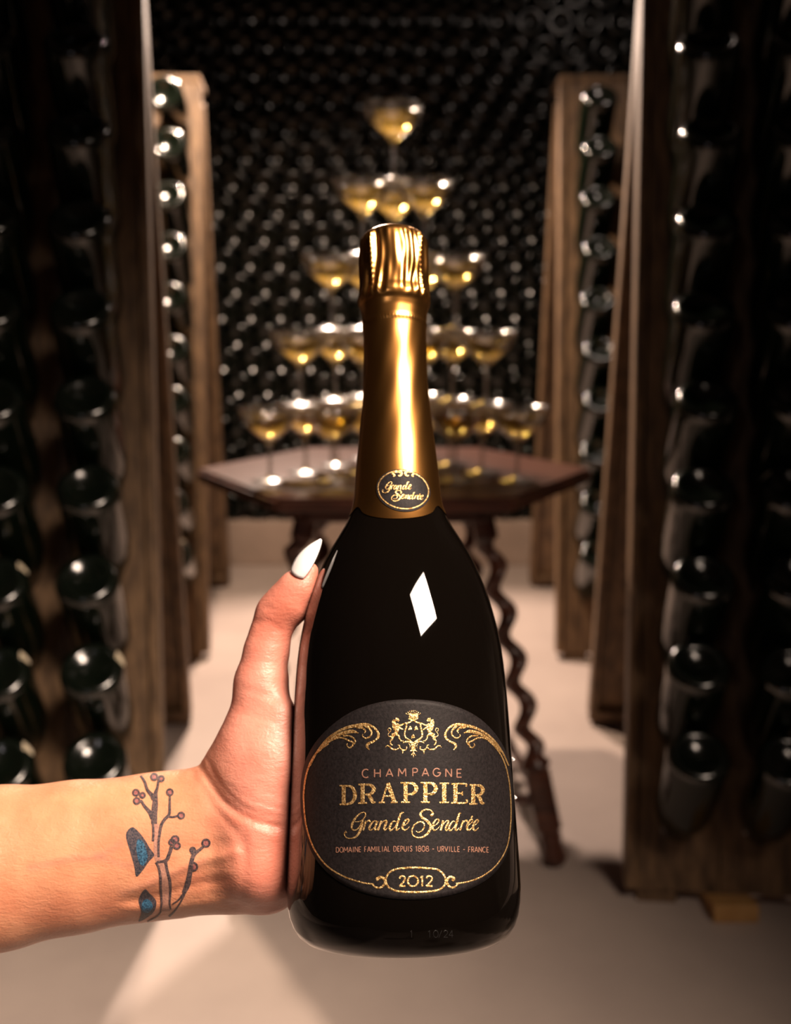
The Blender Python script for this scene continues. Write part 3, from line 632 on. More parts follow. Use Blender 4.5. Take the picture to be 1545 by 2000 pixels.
SER = {'D': [([(.26, 0), (.26, 1)], THK), ([(.02, .02), (.5, .02)], TN), ([(.02, .98), (.5, .98)], TN), ([(.40, .03), (.74, .10), (.92, .48), (.76, .86), (.40, .97)], [3, 5.5, 7.8, 6, 3])],
       'R': [([(.26, 0), (.26, 1)], THK), ([(.02, .02), (.45, .02)], TN), ([(.0, .98), (.52, .98)], TN), bowl(.54), ([(.52, .53), (.70, .70), (.82, .92), (1.0, .95)], [5, 7, 6.5, 2.5])],
       'A': [([(.48, 0), (.16, .97)], 3.2), ([(.48, 0), (.84, .98)], THK), ([(.28, .66), (.70, .66)], TN), ([(0, .98), (.32, .98)], TN), ([(.64, .98), (1, .98)], TN)],
       'P': [([(.28, 0), (.28, 1)], THK), ([(0, .02), (.5, .02)], TN), ([(.02, .98), (.54, .98)], TN), bowl(.58)],
       'I': [([(.5, 0), (.5, 1)], THK), ([(0, .02), (1, .02)], TN), ([(0, .98), (1, .98)], TN)],
       'E': [([(.28, 0), (.28, 1)], THK), ([(0, .02), (.95, .02), (.96, .16)], TN), ([(.3, .5), (.72, .5)], TN), ([(.72, .40), (.72, .60)], 2.6), ([(0, .98), (.96, .98), (1.0, .80)], TN)]}
for ch, x0, x1, y0, y1 in (('D', 112, 268, 252, 430), ('R', 282, 442, 240, 418), ('A', 470, 640, 232, 412), ('P', 668, 826, 226, 410), ('P', 848, 1002, 226, 410), ('I', 1018, 1104, 232, 412), ('E', 1124, 1264, 236, 416), ('R', 1288, 1426, 246, 426)):
    (a, b), (c, d) = c4_([(x0, y0), (x1, y1)])
    pr('letter', [([(a+(c-a)*p[0], b+(d-b)*p[1]) for p in s], wd_) for s, wd_ in SER[ch]], 'gold', n=4)
GRANDE = [('G', [([(185, 240), (230, 236), (270, 210), (292, 170), (284, 145), (260, 142), (220, 166), (180, 212), (155, 262), (150, 303), (168, 326), (198, 322), (228, 292), (252, 250), (264, 222)], [8, 8, 12, 12, 10, 10, 14, 22, 24, 18, 12, 12, 12, 16, 16]), ([(264, 222), (254, 270), (236, 330), (205, 383), (165, 408), (120, 412), (84, 395), (74, 362), (96, 340)], [18, 26, 26, 22, 14, 12, 10, 10, 26])]),
          ('r', [([(298, 228), (266, 328)], [20, 18]), ([(276, 285), (300, 245), (328, 226), (340, 240)], [6, 10, 20, 14])]),
          ('a', [([(408, 236), (380, 232), (348, 262), (330, 302), (342, 326), (372, 308), (402, 262)], [8, 12, 20, 22, 14, 8, 8]), ([(416, 230), (388, 300), (396, 326), (424, 300)], [20, 20, 14, 6])]),
          ('n', [([(452, 228), (420, 328)], [20, 18]), ([(430, 295), (470, 240), (500, 228), (506, 246), (484, 304), (490, 326), (520, 302)], [6, 8, 16, 20, 20, 14, 6])]),
          ('d', [([(606, 238), (578, 234), (550, 270), (538, 308), (552, 328), (584, 304), (612, 258)], [8, 12, 20, 22, 14, 8, 8]), ([(684, 144), (656, 152), (640, 196), (606, 302), (618, 326), (646, 302)], [10, 18, 22, 22, 14, 6])]),
          ('e', [([(668, 288), (706, 270), (736, 234), (730, 212), (704, 224), (680, 264), (674, 304), (692, 326), (724, 312), (744, 288)], [6, 8, 14, 14, 16, 22, 22, 14, 8, 5])])]
SENDREE = [('S', [([(962, 178), (984, 160), (966, 124), (922, 112), (878, 128), (856, 160), (872, 192), (908, 218), (942, 248), (960, 286), (950, 332), (914, 376), (862, 404), (810, 400), (776, 370), (770, 324), (792, 276), (832, 246), (872, 242), (896, 266), (890, 308), (864, 340), (830, 350), (812, 336)], [30, 22, 14, 14, 18, 22, 26, 28, 28, 26, 24, 20, 14, 12, 12, 12, 14, 14, 14, 14, 14, 12, 10, 6])]),
           ('e', [([(984, 290), (1020, 268), (1046, 234), (1038, 212), (1010, 226), (986, 268), (982, 308), (1002, 330), (1034, 312), (1058, 282)], [6, 8, 14, 14, 16, 22, 22, 14, 8, 5])]),
           ('n', [([(1092, 226), (1066, 330)], [22, 20]), ([(1076, 295), (1112, 242), (1138, 228), (1142, 250), (1118, 306), (1126, 330), (1150, 306)], [6, 8, 16, 20, 20, 14, 6])]),
           ('d', [([(1216, 240), (1190, 236), (1164, 272), (1152, 312), (1168, 330), (1196, 304), (1224, 260)], [8, 12, 20, 22, 14, 8, 8]), ([(1274, 148), (1256, 160), (1238, 220), (1218, 306), (1230, 328), (1256, 304)], [10, 18, 22, 22, 14, 6])]),
           ('r', [([(1298, 228), (1266, 328)], [20, 18]), ([(1278, 285), (1302, 245), (1328, 226), (1340, 242)], [6, 10, 20, 14])]),
           ('e', [([(1334, 288), (1368, 264), (1394, 234), (1384, 214), (1358, 236), (1338, 280), (1338, 314), (1358, 328), (1394, 296)], [6, 8, 14, 14, 16, 22, 22, 14, 6]), ([(1378, 206), (1392, 180)], [12, 16])]),
           ('e', [([(1400, 288), (1432, 264), (1454, 236), (1444, 218), (1418, 240), (1400, 284), (1402, 316), (1424, 330), (1456, 300)], [6, 8, 14, 14, 16, 22, 22, 14, 6])])]
c1 = S(5.328, 660, 1560)
for _, sts in GRANDE+SENDREE: pr('letter', [(c1(p), [q/5.328 for q in wd_]) for p, wd_ in sts], 'gold', n=4)
txt = 'DOMAINE FAMILIAL DEPUIS 1808 - URVILLE - FRANCE'
wid = {'I': 3.2, 'M': 8.6, ' ': 3.4, '-': 4.6, '1': 3.6, 'L': 5.0, 'E': 5.0, 'F': 4.8, 'S': 5.0, 'P': 5.2, 'R': 5.6}
gap = 1.7; tot = sum(wid.get(ch, 6.6)+gap for ch in txt); x = 0.0
for ch in txt:
    ww = wid.get(ch, 6.6)
    if ch != ' ':
        u = x/tot; px = 657.5+u*297; sc_ = 297/tot; yy = 1652.5+2.3*(2*u-1)**2
        glyph(ch, px, px+ww*sc_, yy, yy+10.2, 1.55, 'copper_ink')
    x += ww+gap
c5 = S(8.583, 720, 1660)
pr('year_frame', [(c5([(330, 400), (420, 335), (560, 305), (780, 295), (1010, 308), (1150, 330), (1240, 400), (1280, 490), (1265, 590), (1190, 655), (1060, 690), (790, 706), (540, 695), (410, 665), (320, 600), (290, 500)]), 3.4, True)], n=8)
pr('year_scroll', [(c5([(0, 560), (60, 575), (110, 615), (180, 635), (245, 600), (285, 540), (260, 480), (200, 460), (150, 480), (160, 515)]), [2.4, 2.6, 3, 3.6, 4, 5.5, 5.5, 6, 6, 4])])
pr('year_scroll', [(c5([(1545, 550), (1490, 570), (1440, 615), (1370, 625), (1320, 580), (1300, 520), (1340, 460), (1390, 455), (1420, 485), (1395, 515)]), [2.4, 2.6, 3, 3.6, 4, 5, 4.5, 5, 6, 4])])
for ch, x0, x1 in (('2', 512, 618), ('0', 655, 825), ('1', 850, 925), ('2', 958, 1068)):
    (a, b), (c, d) = c5([(x0, 436), (x1, 608)]); glyph(ch, a, c, b, d, 3.3, 'gold', 'digit')
for ch, x0, x1 in (('1', 690, 740), ('1', 990, 1045), ('0', 1085, 1165), ('/', 1175, 1225), ('2', 1255, 1330), ('4', 1340, 1415)):
    (a, b), (c, d) = c5([(x0, 1350), (x1, 1465)])
    st = [([(a+(c-a)*p[0], b+(d-b)*p[1]) for p in s], 1.0) for s in SANS[ch]]
    pr('etched_digit', st, 'etch', n=3, parent=glass_o, off=0.00010)
# oval badge on the foil
nl = disc_fill('neck_label', [(787.5+52.2*math.cos(a), 958.5+41.5*math.sin(a)+4*math.cos(a)) for a in np.linspace(0, 2*math.pi, 64, endpoint=False)], M['paper'], bottle, cast_f, 0.00035, 14)
nl['label'] = 'small black oval badge with gold script on the foil neck'
pr('badge_ring', [([(787.5+48*math.cos(a), 957.5+37.5*math.sin(a)+3.5*math.cos(a)) for a in np.linspace(0, 2*math.pi, 32, endpoint=False)], 2.0, True)], 'gold', 3, nl, cast_f, 0.0006)
c6 = S(8.583, 700, 880)
for sgn in (-1, 1):
    f = lambda pts: c6([(752+sgn*(x-752), y) for x, y in pts])
    pr('badge_scroll', [(f([(560, 405), (620, 365), (690, 360), (725, 395), (690, 430), (665, 420)]), [2, 3, 5, 4, 3, 1.5]), (f([(560, 400), (590, 400), (610, 425), (585, 440)]), [2, 3, 3, 1.5])], 'gold', 5, nl, cast_f, 0.0006)
for sts, (sx0, sx1, sy0, sy1), (dx0, dx1, dy0, dy1) in ((GRANDE, (70, 745, 140, 412), (405, 885, 530, 715)), (SENDREE, (768, 1458, 112, 406), (556, 1075, 672, 856))):
    for _, ss in sts:
        pr('letter', [(c6([(dx0+(px-sx0)/(sx1-sx0)*(dx1-dx0), dy0+(py-sy0)/(sy1-sy0)*(dy1-dy0)+(0 if sts is GRANDE else 0.03*(px-sx0))) for px, py in p]), [q*0.115 for q in wd_]) for p, wd_ in ss], 'gold', 4, nl, cast_f, 0.0006)

# ------------------------------------------------------------------ forearm and hand (signed distance field -> one skin)
def axis_D(y): return Bc[2]+AX[2]*t_of(y)
def axis_x(y): p = Bc+AX*t_of(y); return p
VX = 0.00105
lo = np.array([cp(-880, 0, 0.44)[0], cp(0, 1960, 0.44)[1], 0.395]); hi = np.array([cp(1035, 0, 0.44)[0], cp(0, 1075, 0.455)[1], 0.535])
dim = np.ceil((hi-lo)/VX).astype(int)+1
gx = (lo[0]+np.arange(dim[0])*VX).astype(np.float32); gy = (lo[1]+np.arange(dim[1])*VX).astype(np.float32); gz = (lo[2]+np.arange(dim[2])*VX).astype(np.float32)
X = gx[:, None, None]; Y = gy[None, :, None]; Z = gz[None, None, :]
field = np.full(tuple(dim), 0.05, np.float32)
def cone(a, b, ra, rb, kz=1.0, smooth=0.006):
    """union a tapered capsule a->b; kz scales its thickness in depth"""
    a, b = np.array(a, np.float32), np.array(b, np.float32); m = max(ra, rb)*max(1, kz)+0.02
    i0 = np.maximum(0, ((np.minimum(a, b)-m-lo)/VX).astype(int)); i1 = np.minimum(dim, ((np.maximum(a, b)+m-lo)/VX).astype(int)+2)
    if (i1 <= i0).any(): return
    sl = tuple(slice(p, q) for p, q in zip(i0, i1))
    x = X[sl[0]]-a[0]; y = Y[:, sl[1]]-a[1]; z = (Z[:, :, sl[2]]-a[2])/kz
    d = b-a; d[2] /= kz; L2 = float((d*d).sum()) or 1e-9
    h = np.clip((x*d[0]+y*d[1]+z*d[2])/L2, 0, 1)
    dist = np.sqrt((x-h*d[0])**2+(y-h*d[1])**2+(z-h*d[2])**2)-(ra+(rb-ra)*h)
    dist = dist*min(1.0, kz)
    cur = field[sl]; k = smooth
    hh = np.clip(0.5+0.5*(cur-dist)/k, 0, 1)
    field[sl] = cur*(1-hh)+dist*hh-k*hh*(1-hh)
PXM = 0.44/F_PX
def chain(pts, kz=1.0, smooth=0.006):          # (px, py, D, half width px)
    for p, q in zip(pts[:-1], pts[1:]): cone(cp(*p[:3]), cp(*q[:3]), p[3]*p[2]/F_PX, q[3]*q[2]/F_PX, kz, smooth)
# forearm
chain([(-800, 1738, 0.452, 186), (-420, 1716, 0.452, 166), (0, 1694, 0.450, 148), (150, 1672, 0.450, 136)], 0.84, 0.008)
chain([(150, 1672, 0.450, 136), (280, 1655, 0.450, 129), (360, 1644, 0.450, 122)], 0.80, 0.008)
chain([(360, 1642, 0.450, 118), (430, 1640, 0.452, 104)], 0.76, 0.010)
# heel of the hand (little finger side) and palm edge along the glass
chain([(390, 1660, 0.4480, 96), (450, 1672, 0.4460, 84), (505, 1682, 0.4450, 74), (538, 1682, 0.448, 70)], 0.92, 0.012)
chain([(440, 1620, 0.4475, 92), (480, 1610, 0.4465, 88), (520, 1560, 0.447, 78)], 0.78, 0.014)
# thenar and thumb
chain([(458, 1562, 0.4465, 77), (494, 1490, 0.4440, 75), (508, 1425, 0.444, 60)], 0.90, 0.010)
chain([(508, 1425, 0.444, 60), (510, 1335, 0.446, 46), (521, 1270, 0.448, 41)], 0.95, 0.007)
chain([(521, 1270, 0.448, 41), (530, 1230, 0.449, 36), (546, 1197, 0.449, 38)], 0.95, 0.004)
chain([(546, 1197, 0.449, 38), (570, 1175, 0.4475, 38), (591, 1146, 0.4465, 31), (606, 1114, 0.446, 16)], 0.95, 0.004)
chain([(538, 1196, 0.449, 33), (575, 1146, 0.446, 29)], 0.95, 0.004)
chain([(552, 1395, 0.436, 19), (549, 1500, 0.4325, 25), (544, 1600, 0.4315, 28), (537, 1700, 0.432, 31), (530, 1742, 0.436, 26)], 0.9, 0.011)
# palm and fingers behind the bottle: arcs about the bottle axis
def around(y, deg, r):
    p = axis_x(y); a = math.radians(deg); return p+xl*(r*math.cos(a))+yl*(r*math.sin(a))
def arc_chain(y0, y1, a0, a1, r0, r1, rad0, rad1, n, smooth):
    pts = []
    for i in range(n+1):
        q = i/n; y = y0+(y1-y0)*q; rr_ = rad(y, np.interp(y, [1300, 1400, 1500, 1600, 1700], [202.5, 210.5, 216.5, 222, 228])); ra = rad0+(rad1-rad0)*q
        pts.append((around(y, a0+(a1-a0)*q, rr_+ra*0.93), ra))
    for p, q in zip(pts[:-1], pts[1:]): cone(p[0], q[0], p[1], q[1], 1.0, smooth)
back = 1 if (Vector(yl)[2] > 0) else -1
def ab(d): return d*back
for y0, y1 in ((1470, 1440), (1540, 1510), (1610, 1580), (1680, 1650)): arc_chain(y0, y1, ab(176), ab(118), 0, 0, 0.0150, 0.0105, 6, 0.008)
FING = [(1425, 1412, 120, 52, 0.0090, 0.0070), (1500, 1490, 122, 44, 0.0092, 0.0070), (1575, 1568, 122, 44, 0.0090, 0.0068), (1650, 1650, 122, 54, 0.0080, 0.0060)]
for (y0, y1, a0, a1, r0, r1) in FING:
    am = a0+(a1-a0)*0.42; an = a0+(a1-a0)*0.74; ym = y0+(y1-y0)*0.5
    arc_chain(y0, ym, ab(a0), ab(am), 0, 0, r0+0.0008, r0, 4, 0.002); arc_chain(ym, ym, ab(am), ab(an), 0, 0, r0+0.0004, r1+0.0004, 4, 0.002); arc_chain(ym, y1, ab(an), ab(a1), 0, 0, r1+0.0004, r1, 4, 0.002)
# surface relief on the side that faces the camera: creases (+) and tendons (-)
PXg = (X/Z*F_PX+CX); PYg = (-Y/Z*F_PX+CY)
def relief(pts, width, depth):
    P = catmull(pts, 5); xs = [p[0] for p in P]; ys = [p[1] for p in P]; mrg = width*3
    a = cp(min(xs)-mrg, max(ys)+mrg, 0.44); b = cp(max(xs)+mrg, min(ys)-mrg, 0.44)
    i0 = np.maximum(0, ((np.array([a[0], a[1], lo[2]])-lo)/VX).astype(int)-3); i1 = np.minimum(dim, ((np.array([b[0], b[1], hi[2]])-lo)/VX).astype(int)+4)
    zi = int((0.456-lo[2])/VX); sl = (slice(i0[0], i1[0]), slice(i0[1], i1[1]), slice(0, zi))
    U = (X[sl[0]]/Z[:, :, :zi]*F_PX+CX); V = (-Y[:, sl[1]]/Z[:, :, :zi]*F_PX+CY)
    U, V = np.broadcast_arrays(U, V); best = np.full(U.shape, 1e9, np.float32); tb_ = np.zeros(U.shape, np.float32)
    for k in range(len(P)-1):
        ax_, ay_ = P[k]; dx, dy = P[k+1]-P[k]; L2 = dx*dx+dy*dy+1e-9
        h = np.clip(((U-ax_)*dx+(V-ay_)*dy)/L2, 0, 1); d2 = (U-ax_-h*dx)**2+(V-ay_-h*dy)**2
        mk = d2 < best; best = np.where(mk, d2, best); tb_ = np.where(mk, (k+h)/(len(P)-1), tb_)
    fade = np.clip(np.minimum(tb_, 1-tb_)*6, 0, 1)
    field[sl] += (depth*0.62*fade*np.exp(-best/(width*width))).astype(np.float32)
relief([(385, 1484), (412, 1530), (445, 1572), (490, 1600), (530, 1612), (566, 1618)], 9, 0.0026)
relief([(398, 1470), (428, 1528), (470, 1572), (520, 1592), (562, 1600)], 5, 0.0014)
relief([(372, 1500), (400, 1545), (430, 1590), (470, 1640), (480, 1700)], 8, 0.0008)
relief([(430, 1520), (470, 1552), (520, 1572), (560, 1580)], 4, 0.0006)
relief([(468, 1610), (480, 1650), (478, 1720), (466, 1775)], 10, 0.0007)
relief([(230, 1748), (300, 1722), (370, 1690), (450, 1668), (476, 1660)], 9, -0.0016)
relief([(220, 1765), (300, 1752), (380, 1728), (460, 1716)], 9, 0.0013)
relief([(330, 1660), (400, 1655), (450, 1640)], 10, 0.0009)
relief([(60, 1690), (140, 1674), (190, 1672), (230, 1650)], 5, -0.0006)
relief([(220, 1770), (300, 1775), (400, 1762), (470, 1752)], 10, -0.0008)
relief([(498, 1218), (515, 1212), (535, 1220), (552, 1236)], 5, 0.0009)
relief([(504, 1195), (520, 1186), (534, 1190)], 4, 0.0006)
relief([(552, 1240), (558, 1280), (556, 1320)], 5, 0.0006)
relief([(460, 1345), (500, 1352), (552, 1372)], 5, 0.0006)
relief([(455, 1390), (500, 1400), (560, 1420)], 4, 0.0004)
for k in range(9): relief([(440+k*7, 1415+k*16), (490+k*5, 1428+k*15), (560, 1450+k*14)], 2.6, 0.00028)
for k in range(5): relief([(462+k*6, 1330-k*18), (500+k*5, 1326-k*18), (545+k*4, 1332-k*17)], 2.4, 0.00022)
# the glass presses the flesh flat
bx, by, bz = X-Bc[0], Y-Bc[1], Z-Bc[2]
h_ax = bx*AX[0]+by*AX[1]+bz*AX[2]
r_ax = np.sqrt(np.maximum(bx*bx+by*by+bz*bz-h_ax*h_ax, 0)); r_b = np.interp(h_ax, GT, GR, left=0, right=0).astype(np.float32)
dbot = r_ax-r_b
field = np.maximum(field, -(dbot+0.0002)*0.9).astype(np.float32)
del PXg, PYg, bx, by, bz, h_ax, r_ax, dbot
def surface_nets(f):
    ins = f < 0; nx, ny, nz_ = f.shape
    c = np.zeros((nx-1, ny-1, nz_-1), np.uint8)
    for i in (0, 1):
        for j in (0, 1):
            for k in (0, 1): c += ins[i:nx-1+i, j:ny-1+j, k:nz_-1+k]
    act = (c > 0) & (c < 8); idx = -np.ones(act.shape, np.int64); ii, jj, kk = np.nonzero(act); n = len(ii); idx[ii, jj, kk] = np.arange(n)
    acc = np.zeros((n, 3)); cnt = np.zeros(n)
    cor = [(i, j, k) for i in (0, 1) for j in (0, 1) for k in (0, 1)]
    for a in cor:
        for ax_ in range(3):
            if a[ax_]: continue
            b = list(a); b[ax_] = 1
            fa_ = f[ii+a[0], jj+a[1], kk+a[2]]; fb_ = f[ii+b[0], jj+b[1], kk+b[2]]; m = (fa_ < 0) != (fb_ < 0)
            t_ = np.where(m, fa_/np.where(m, fa_-fb_, 1), 0); p = np.tile(np.array(a, float), (n, 1)); p[:, ax_] = t_
            acc[m] += p[m]; cnt[m] += 1
    V = acc/cnt[:, None]+np.stack([ii, jj, kk], 1); Q = []
    for ax_ in range(3):
        sl0 = [slice(None)]*3; sl1 = [slice(None)]*3; sl0[ax_] = slice(0, -1); sl1[ax_] = slice(1, None)
        ch = ins[tuple(sl0)] != ins[tuple(sl1)]; e = np.stack(np.nonzero(ch), 1); s = ins[tuple(e.T)]
        o1, o2 = [(1, 2), (2, 0), (0, 1)][ax_]
        ok = (e[:, o1] > 0) & (e[:, o2] > 0) & (e[:, o1] < f.shape[o1]-1) & (e[:, o2] < f.shape[o2]-1); e = e[ok]; s = s[ok]
        def at(d1, d2): q = e.copy(); q[:, o1] += d1; q[:, o2] += d2; return idx[q[:, 0], q[:, 1], q[:, 2]]
        q = np.stack([at(-1, -1), at(0, -1), at(0, 0), at(-1, 0)], 1); q[~s] = q[~s][:, ::-1]; Q.append(q)
    return V, np.concatenate(Q)
SV, SQ = surface_nets(field)
SVc = SV*VX+lo
# drop stray islands: keep the largest piece
par = np.arange(len(SVc))
for _ in range(400):
    mn = par[SQ].min(1); new = par.copy(); np.minimum.at(new, SQ.ravel(), np.repeat(mn, 4)); new = new[new]
    if (new == par).all(): break
    par = new
main = np.bincount(par).argmax(); keep = par == main; remap = np.cumsum(keep)-1; SQ = remap[SQ[keep[SQ[:, 0]]]]; SVc = SVc[keep]
# two light smoothing passes
for lam in (0.5, 0.5):
    acc = np.zeros_like(SVc); cnt = np.zeros(len(SVc))
    for a in range(4):
        np.add.at(acc, SQ[:, a], SVc[SQ[:, (a+1) % 4]]); np.add.at(cnt, SQ[:, a], 1)
        np.add.at(acc, SQ[:, (a+1) % 4], SVc[SQ[:, a]]); np.add.at(cnt, SQ[:, (a+1) % 4], 1)
    SVc = SVc*(1-lam)+acc/cnt[:, None]*lam
HO = cp(480, 1640, 0.45)
HM = Matrix.Translation(c2w(HO)) @ CM.to_4x4()         # camera axes (right, up, forward) is a mirror frame -> bake the mirror below
hand_rot = Matrix((RT, UP, -FW)).transposed(); HM = Matrix.Translation(c2w(HO)) @ hand_rot.to_4x4()
def hl(p): return (p[0]-HO[0], p[1]-HO[1], -(p[2]-HO[2]))
person = empty('person'); person.matrix_world = HM
tag(person, 'bare forearm with a wrist tattoo, hand gripping the champagne bottle, long white pointed nail', 'person')
HL = np.stack([SVc[:, 0]-HO[0], SVc[:, 1]-HO[1], -(SVc[:, 2]-HO[2])], 1)
hm = bpy.data.meshes.new('hand_and_forearm'); hm.from_pydata(HL.tolist(), [], SQ.tolist()); hm.update(); fixn(hm)
hm.polygons.foreach_set('use_smooth', [True]*len(hm.polygons))
PXv = SVc[:, 0]/SVc[:, 2]*F_PX+CX; PYv = -SVc[:, 1]/SVc[:, 2]*F_PX+CY
def blob(x, y, sx, sy): return np.exp(-((PXv-x)/sx)**2-((PYv-y)/sy)**2)
arm_c = np.array([0.66, 0.305, 0.170]); palm_c = np.array([0.66, 0.275, 0.205]); red_c = np.array([0.60, 0.175, 0.110])
wp = 1/(1+np.exp(-((PXv-415)+(1560-PYv)*0.25)/22)); colr = arm_c[None]*(1-wp[:, None])+palm_c[None]*wp[:, None]
for x_, y_, sx, sy, a_ in ((560, 1190, 45, 45, 0.75), (600, 1130, 30, 40, 0.55), (520, 1230, 40, 40, 0.45), (520, 1690, 60, 70, 0.55), (545, 1640, 30, 30, 0.4), (380, 1720, 90, 26, 0.35), (470, 1600, 60, 18, 0.4), (330, 1630, 70, 30, 0.22), (150, 1780, 200, 40, 0.3), (500, 1500, 20, 60, 0.15)):
    q = (blob(x_, y_, sx, sy)*a_)[:, None]; colr = colr*(1-q)+red_c[None]*q
for pts in ([(60, 1695), (140, 1678), (190, 1674), (235, 1648)], [(190, 1672), (250, 1690), (300, 1665)], [(240, 1745), (320, 1715), (400, 1680)]):
    P = catmull(pts, 8); dd = np.min([(PXv-p[0])**2+(PYv-p[1])**2 for p in P], 0); q = (np.exp(-dd/60)*0.22)[:, None]; colr = colr*(1-q)+np.array([0.30, 0.17, 0.17])[None]*q
ca_ = hm.color_attributes.new('skin', 'FLOAT_COLOR', 'POINT'); ca_.data.foreach_set('color', np.concatenate([colr, np.ones((len(colr), 1))], 1).astype(np.float32).ravel())
skin_o = link('hand_and_forearm', hm, M['skin'], person)
sbvh = BVHTree.FromPolygons([tuple(p) for p in HL], SQ.tolist()); HMI = HM.inverted(); ho = HMI @ CAMP; HR3 = HMI.to_3x3()
def cast_s(px, py):
    h = sbvh.ray_cast(ho, HR3 @ ray(px, py))
    if h[0] is None: h = sbvh.find_nearest(ho+(HR3 @ ray(px, py))*0.445)
    n = h[1]
    if n.dot(ho-h[0]) < 0: n = -n
    return h[0], n
# tattoo
c7 = S(5.88, 230, 1490)
def tt_(name, strokes, mat, n=5, off=0.00018): return ribbon(name, [(c7(p), [q/5.88 for q in wd_] if hasattr(wd_, '__len__') else wd_/5.88)+tuple(r) for p, wd_, *r in strokes], M[mat], skin_o, cast_s, off, n)
for p, wd_ in (([(440, 700), (440, 820), (445, 950), (455, 1090), (510, 1180), (535, 1300), (550, 1450), (555, 1600), (555, 1700)], [60, 66, 60, 60, 80, 90, 100, 96, 90]),): tt_('tattoo_trunk', [(p, wd_)], 'ink_fill', 5, 0.00010)
for p, wd_ in (([(265, 150), (310, 220), (340, 310), (390, 370), (420, 420)], [20, 26, 30, 40, 50]), ([(470, 200), (455, 290), (435, 360), (430, 480), (420, 580), (420, 700)], [22, 26, 40, 56, 60, 56]), ([(265, 430), (310, 500), (370, 570), (400, 640)], [24, 28, 40, 40]),
               ([(405, 690), (410, 800), (405, 900)], 22), ([(600, 385), (598, 480), (592, 590), (540, 650), (500, 720), (482, 820), (470, 920), (470, 1080)], [20, 24, 28, 30, 30, 26, 24, 24]), ([(590, 620), (640, 622), (700, 605)], 20),
               ([(620, 960), (595, 1040), (555, 1120), (450, 1140)], [36, 34, 36, 20]), ([(440, 1140), (470, 1200), (490, 1300), (495, 1450), (505, 1600), (490, 1700)], [20, 22, 24, 22, 20, 14]), ([(550, 1130), (570, 1240), (600, 1360), (605, 1480), (598, 1600), (610, 1680)], [30, 28, 28, 24, 20, 14]),
               ([(985, 960), (940, 1000), (880, 1050), (850, 1130), (830, 1260), (800, 1400), (760, 1490)], [26, 30, 40, 40, 46, 54, 40]), ([(765, 1490), (700, 1570), (630, 1620)], [24, 16, 14]), ([(770, 1500), (720, 1600), (650, 1700), (590, 1760)], [20, 16, 16, 18]), ([(860, 980), (855, 1050)], 30), ([(500, 1700), (450, 1760), (340, 1820)], [14, 12, 10])):
    tt_('tattoo_branch', [(p, [q*1.22 for q in wd_] if hasattr(wd_, '__len__') else wd_*1.22)], 'ink_line')
for (x, y, r) in ((210, 345, 34), (285, 375, 28), (220, 440, 34), (600, 340, 34), (730, 605, 34), (660, 880, 40), (680, 950, 36), (625, 910, 32), (1015, 920, 42), (862, 1000, 28), (870, 1190, 44), (420, 165, 36), (500, 185, 30)):
    ring = [(x+r*math.cos(a), y+r*math.sin(a)) for a in np.linspace(0, 2*math.pi, 10, endpoint=False)]
    bo = disc_fill('tattoo_berry', c7(ring), M['ink_berry'], skin_o, cast_s, 0.00012, 3); bo.parent = skin_o
    tt_('berry_outline', [(ring, 23, True)], 'ink_line', 3, 0.0002)
def leaf(out, core):
    disc_fill('tattoo_leaf', [tuple(p) for p in catmull(c7(out), 4, True)], M['ink_edge'], skin_o, cast_s, 0.00012, 8)
    disc_fill('tattoo_leaf_heart', [tuple(p) for p in catmull(c7(core), 4, True)], M['ink_blue'], skin_o, cast_s, 0.0002, 6)
leaf([(160, 740), (230, 780), (310, 880), (370, 980), (420, 1060), (360, 1130), (290, 1230), (215, 1305), (190, 1180), (150, 1040), (95, 830)], [(230, 880), (290, 900), (330, 1000), (345, 1090), (290, 1180), (240, 1120), (215, 980)])
leaf([(310, 1450), (370, 1500), (440, 1580), (430, 1680), (360, 1760), (240, 1820), (270, 1720), (240, 1570)], [(330, 1560), (390, 1600), (400, 1670), (340, 1720), (285, 1700), (280, 1610)])
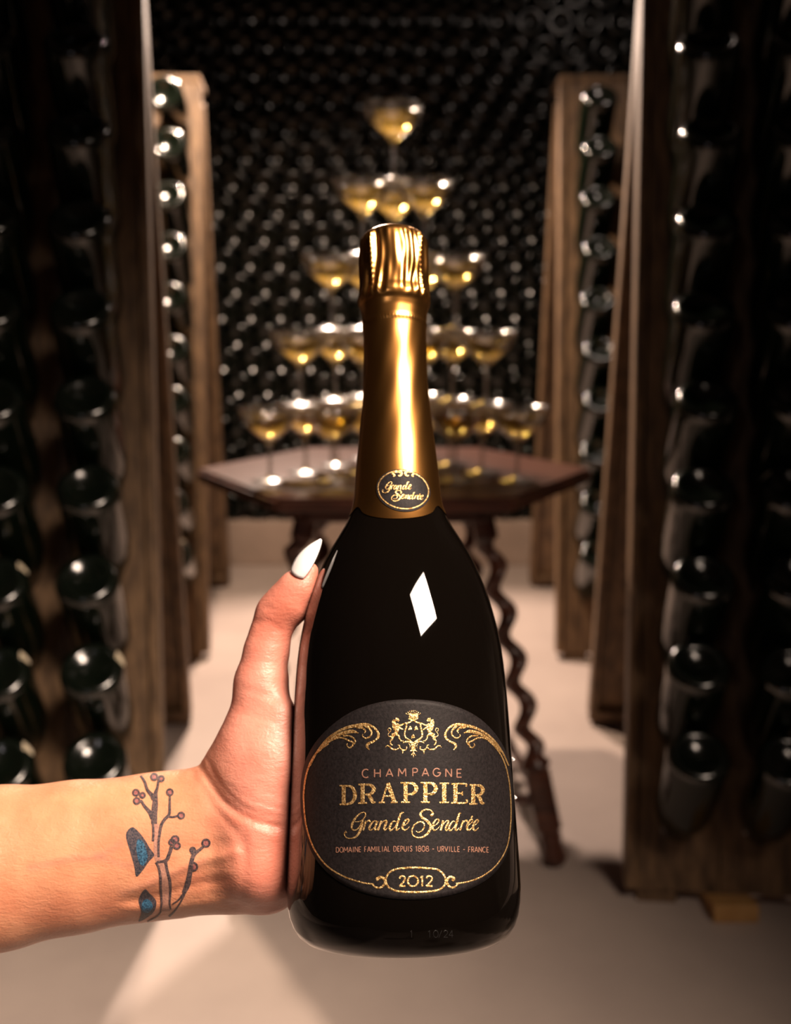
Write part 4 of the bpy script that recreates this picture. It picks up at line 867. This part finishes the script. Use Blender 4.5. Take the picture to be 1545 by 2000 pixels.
# nails
def nail(name, base, tip, wbase, D0, D1, nrm, length_pts=14, bulge=0.0016):
    """almond nail from base to tip (camera-frame points), nrm = outward direction"""
    b, t_ = Vector(base), Vector(tip); ax_ = (t_-b); n = Vector(nrm).normalized(); n = (n-ax_.normalized()*n.dot(ax_.normalized())).normalized(); sd = ax_.normalized().cross(n)
    v, fa = [], []; m = 9
    for layer in (0, 1):
        for i in range(length_pts+1):
            q = i/length_pts; wq = wbase*(0.80+0.20*math.sin(min(1, q/0.35)*math.pi/2))*(1-max(0, (q-0.3)/0.7)**1.9)**0.9+0.0004
            for j in range(m):
                s = j/(m-1)*2-1
                rnd = -0.10*abs(s)**2*(1-q)*0 if q > 0 else 0
                p = b+ax_*(q+ (0.05*s*s if q < 0.15 else 0)*(1-q/0.15 if q < 0.15 else 0))+sd*(s*wq)+n*(bulge*(1-s*s)*(0.6+0.4*math.sin(q*math.pi))*min(1, wq/wbase+0.15)+0.0012*math.sin(q*math.pi)-layer*0.0009)
                v.append(hl(p))
    L1 = (length_pts+1)*m
    for i in range(length_pts):
        for j in range(m-1):
            a = i*m+j; fa.append((a, a+1, a+m+1, a+m)); fa.append((L1+a, L1+a+m, L1+a+m+1, L1+a+1))
        fa.append((i*m, (i+1)*m, L1+(i+1)*m, L1+i*m)); fa.append((i*m+m-1, L1+i*m+m-1, L1+(i+1)*m+m-1, (i+1)*m+m-1))
    for j in range(m-1): fa.append((j, L1+j, L1+j+1, j+1)); e = length_pts*m+j; fa.append((e, e+1, L1+e+1, L1+e))
    o = link(name, fixn(mesh(name, v, fa)), M['nail'], person); o['label'] = 'long white pointed fingernail'; return o
nail('thumb_nail', cp(577, 1126, 0.4405), cp(627, 1053, 0.4440), 0.0041, 0, 0, (-0.40, 0.22, -0.89))
for fi, (y0, y1, a0, a1, r0, r1) in enumerate(FING):
    rr_ = rad(y1, np.interp(y1, [1400, 1500, 1600], [210.5, 216.5, 222]))
    b_ = around(y1, ab(a1+10), rr_+r1*1.85); tdir = around(y1, ab(a1-(21 if fi in (1, 2) else 14)), rr_+r1*1.15)
    nail('finger_nail', b_, tdir, 0.0034, 0, 0, around(y1, ab(a1), 1.0)-axis_x(y1))
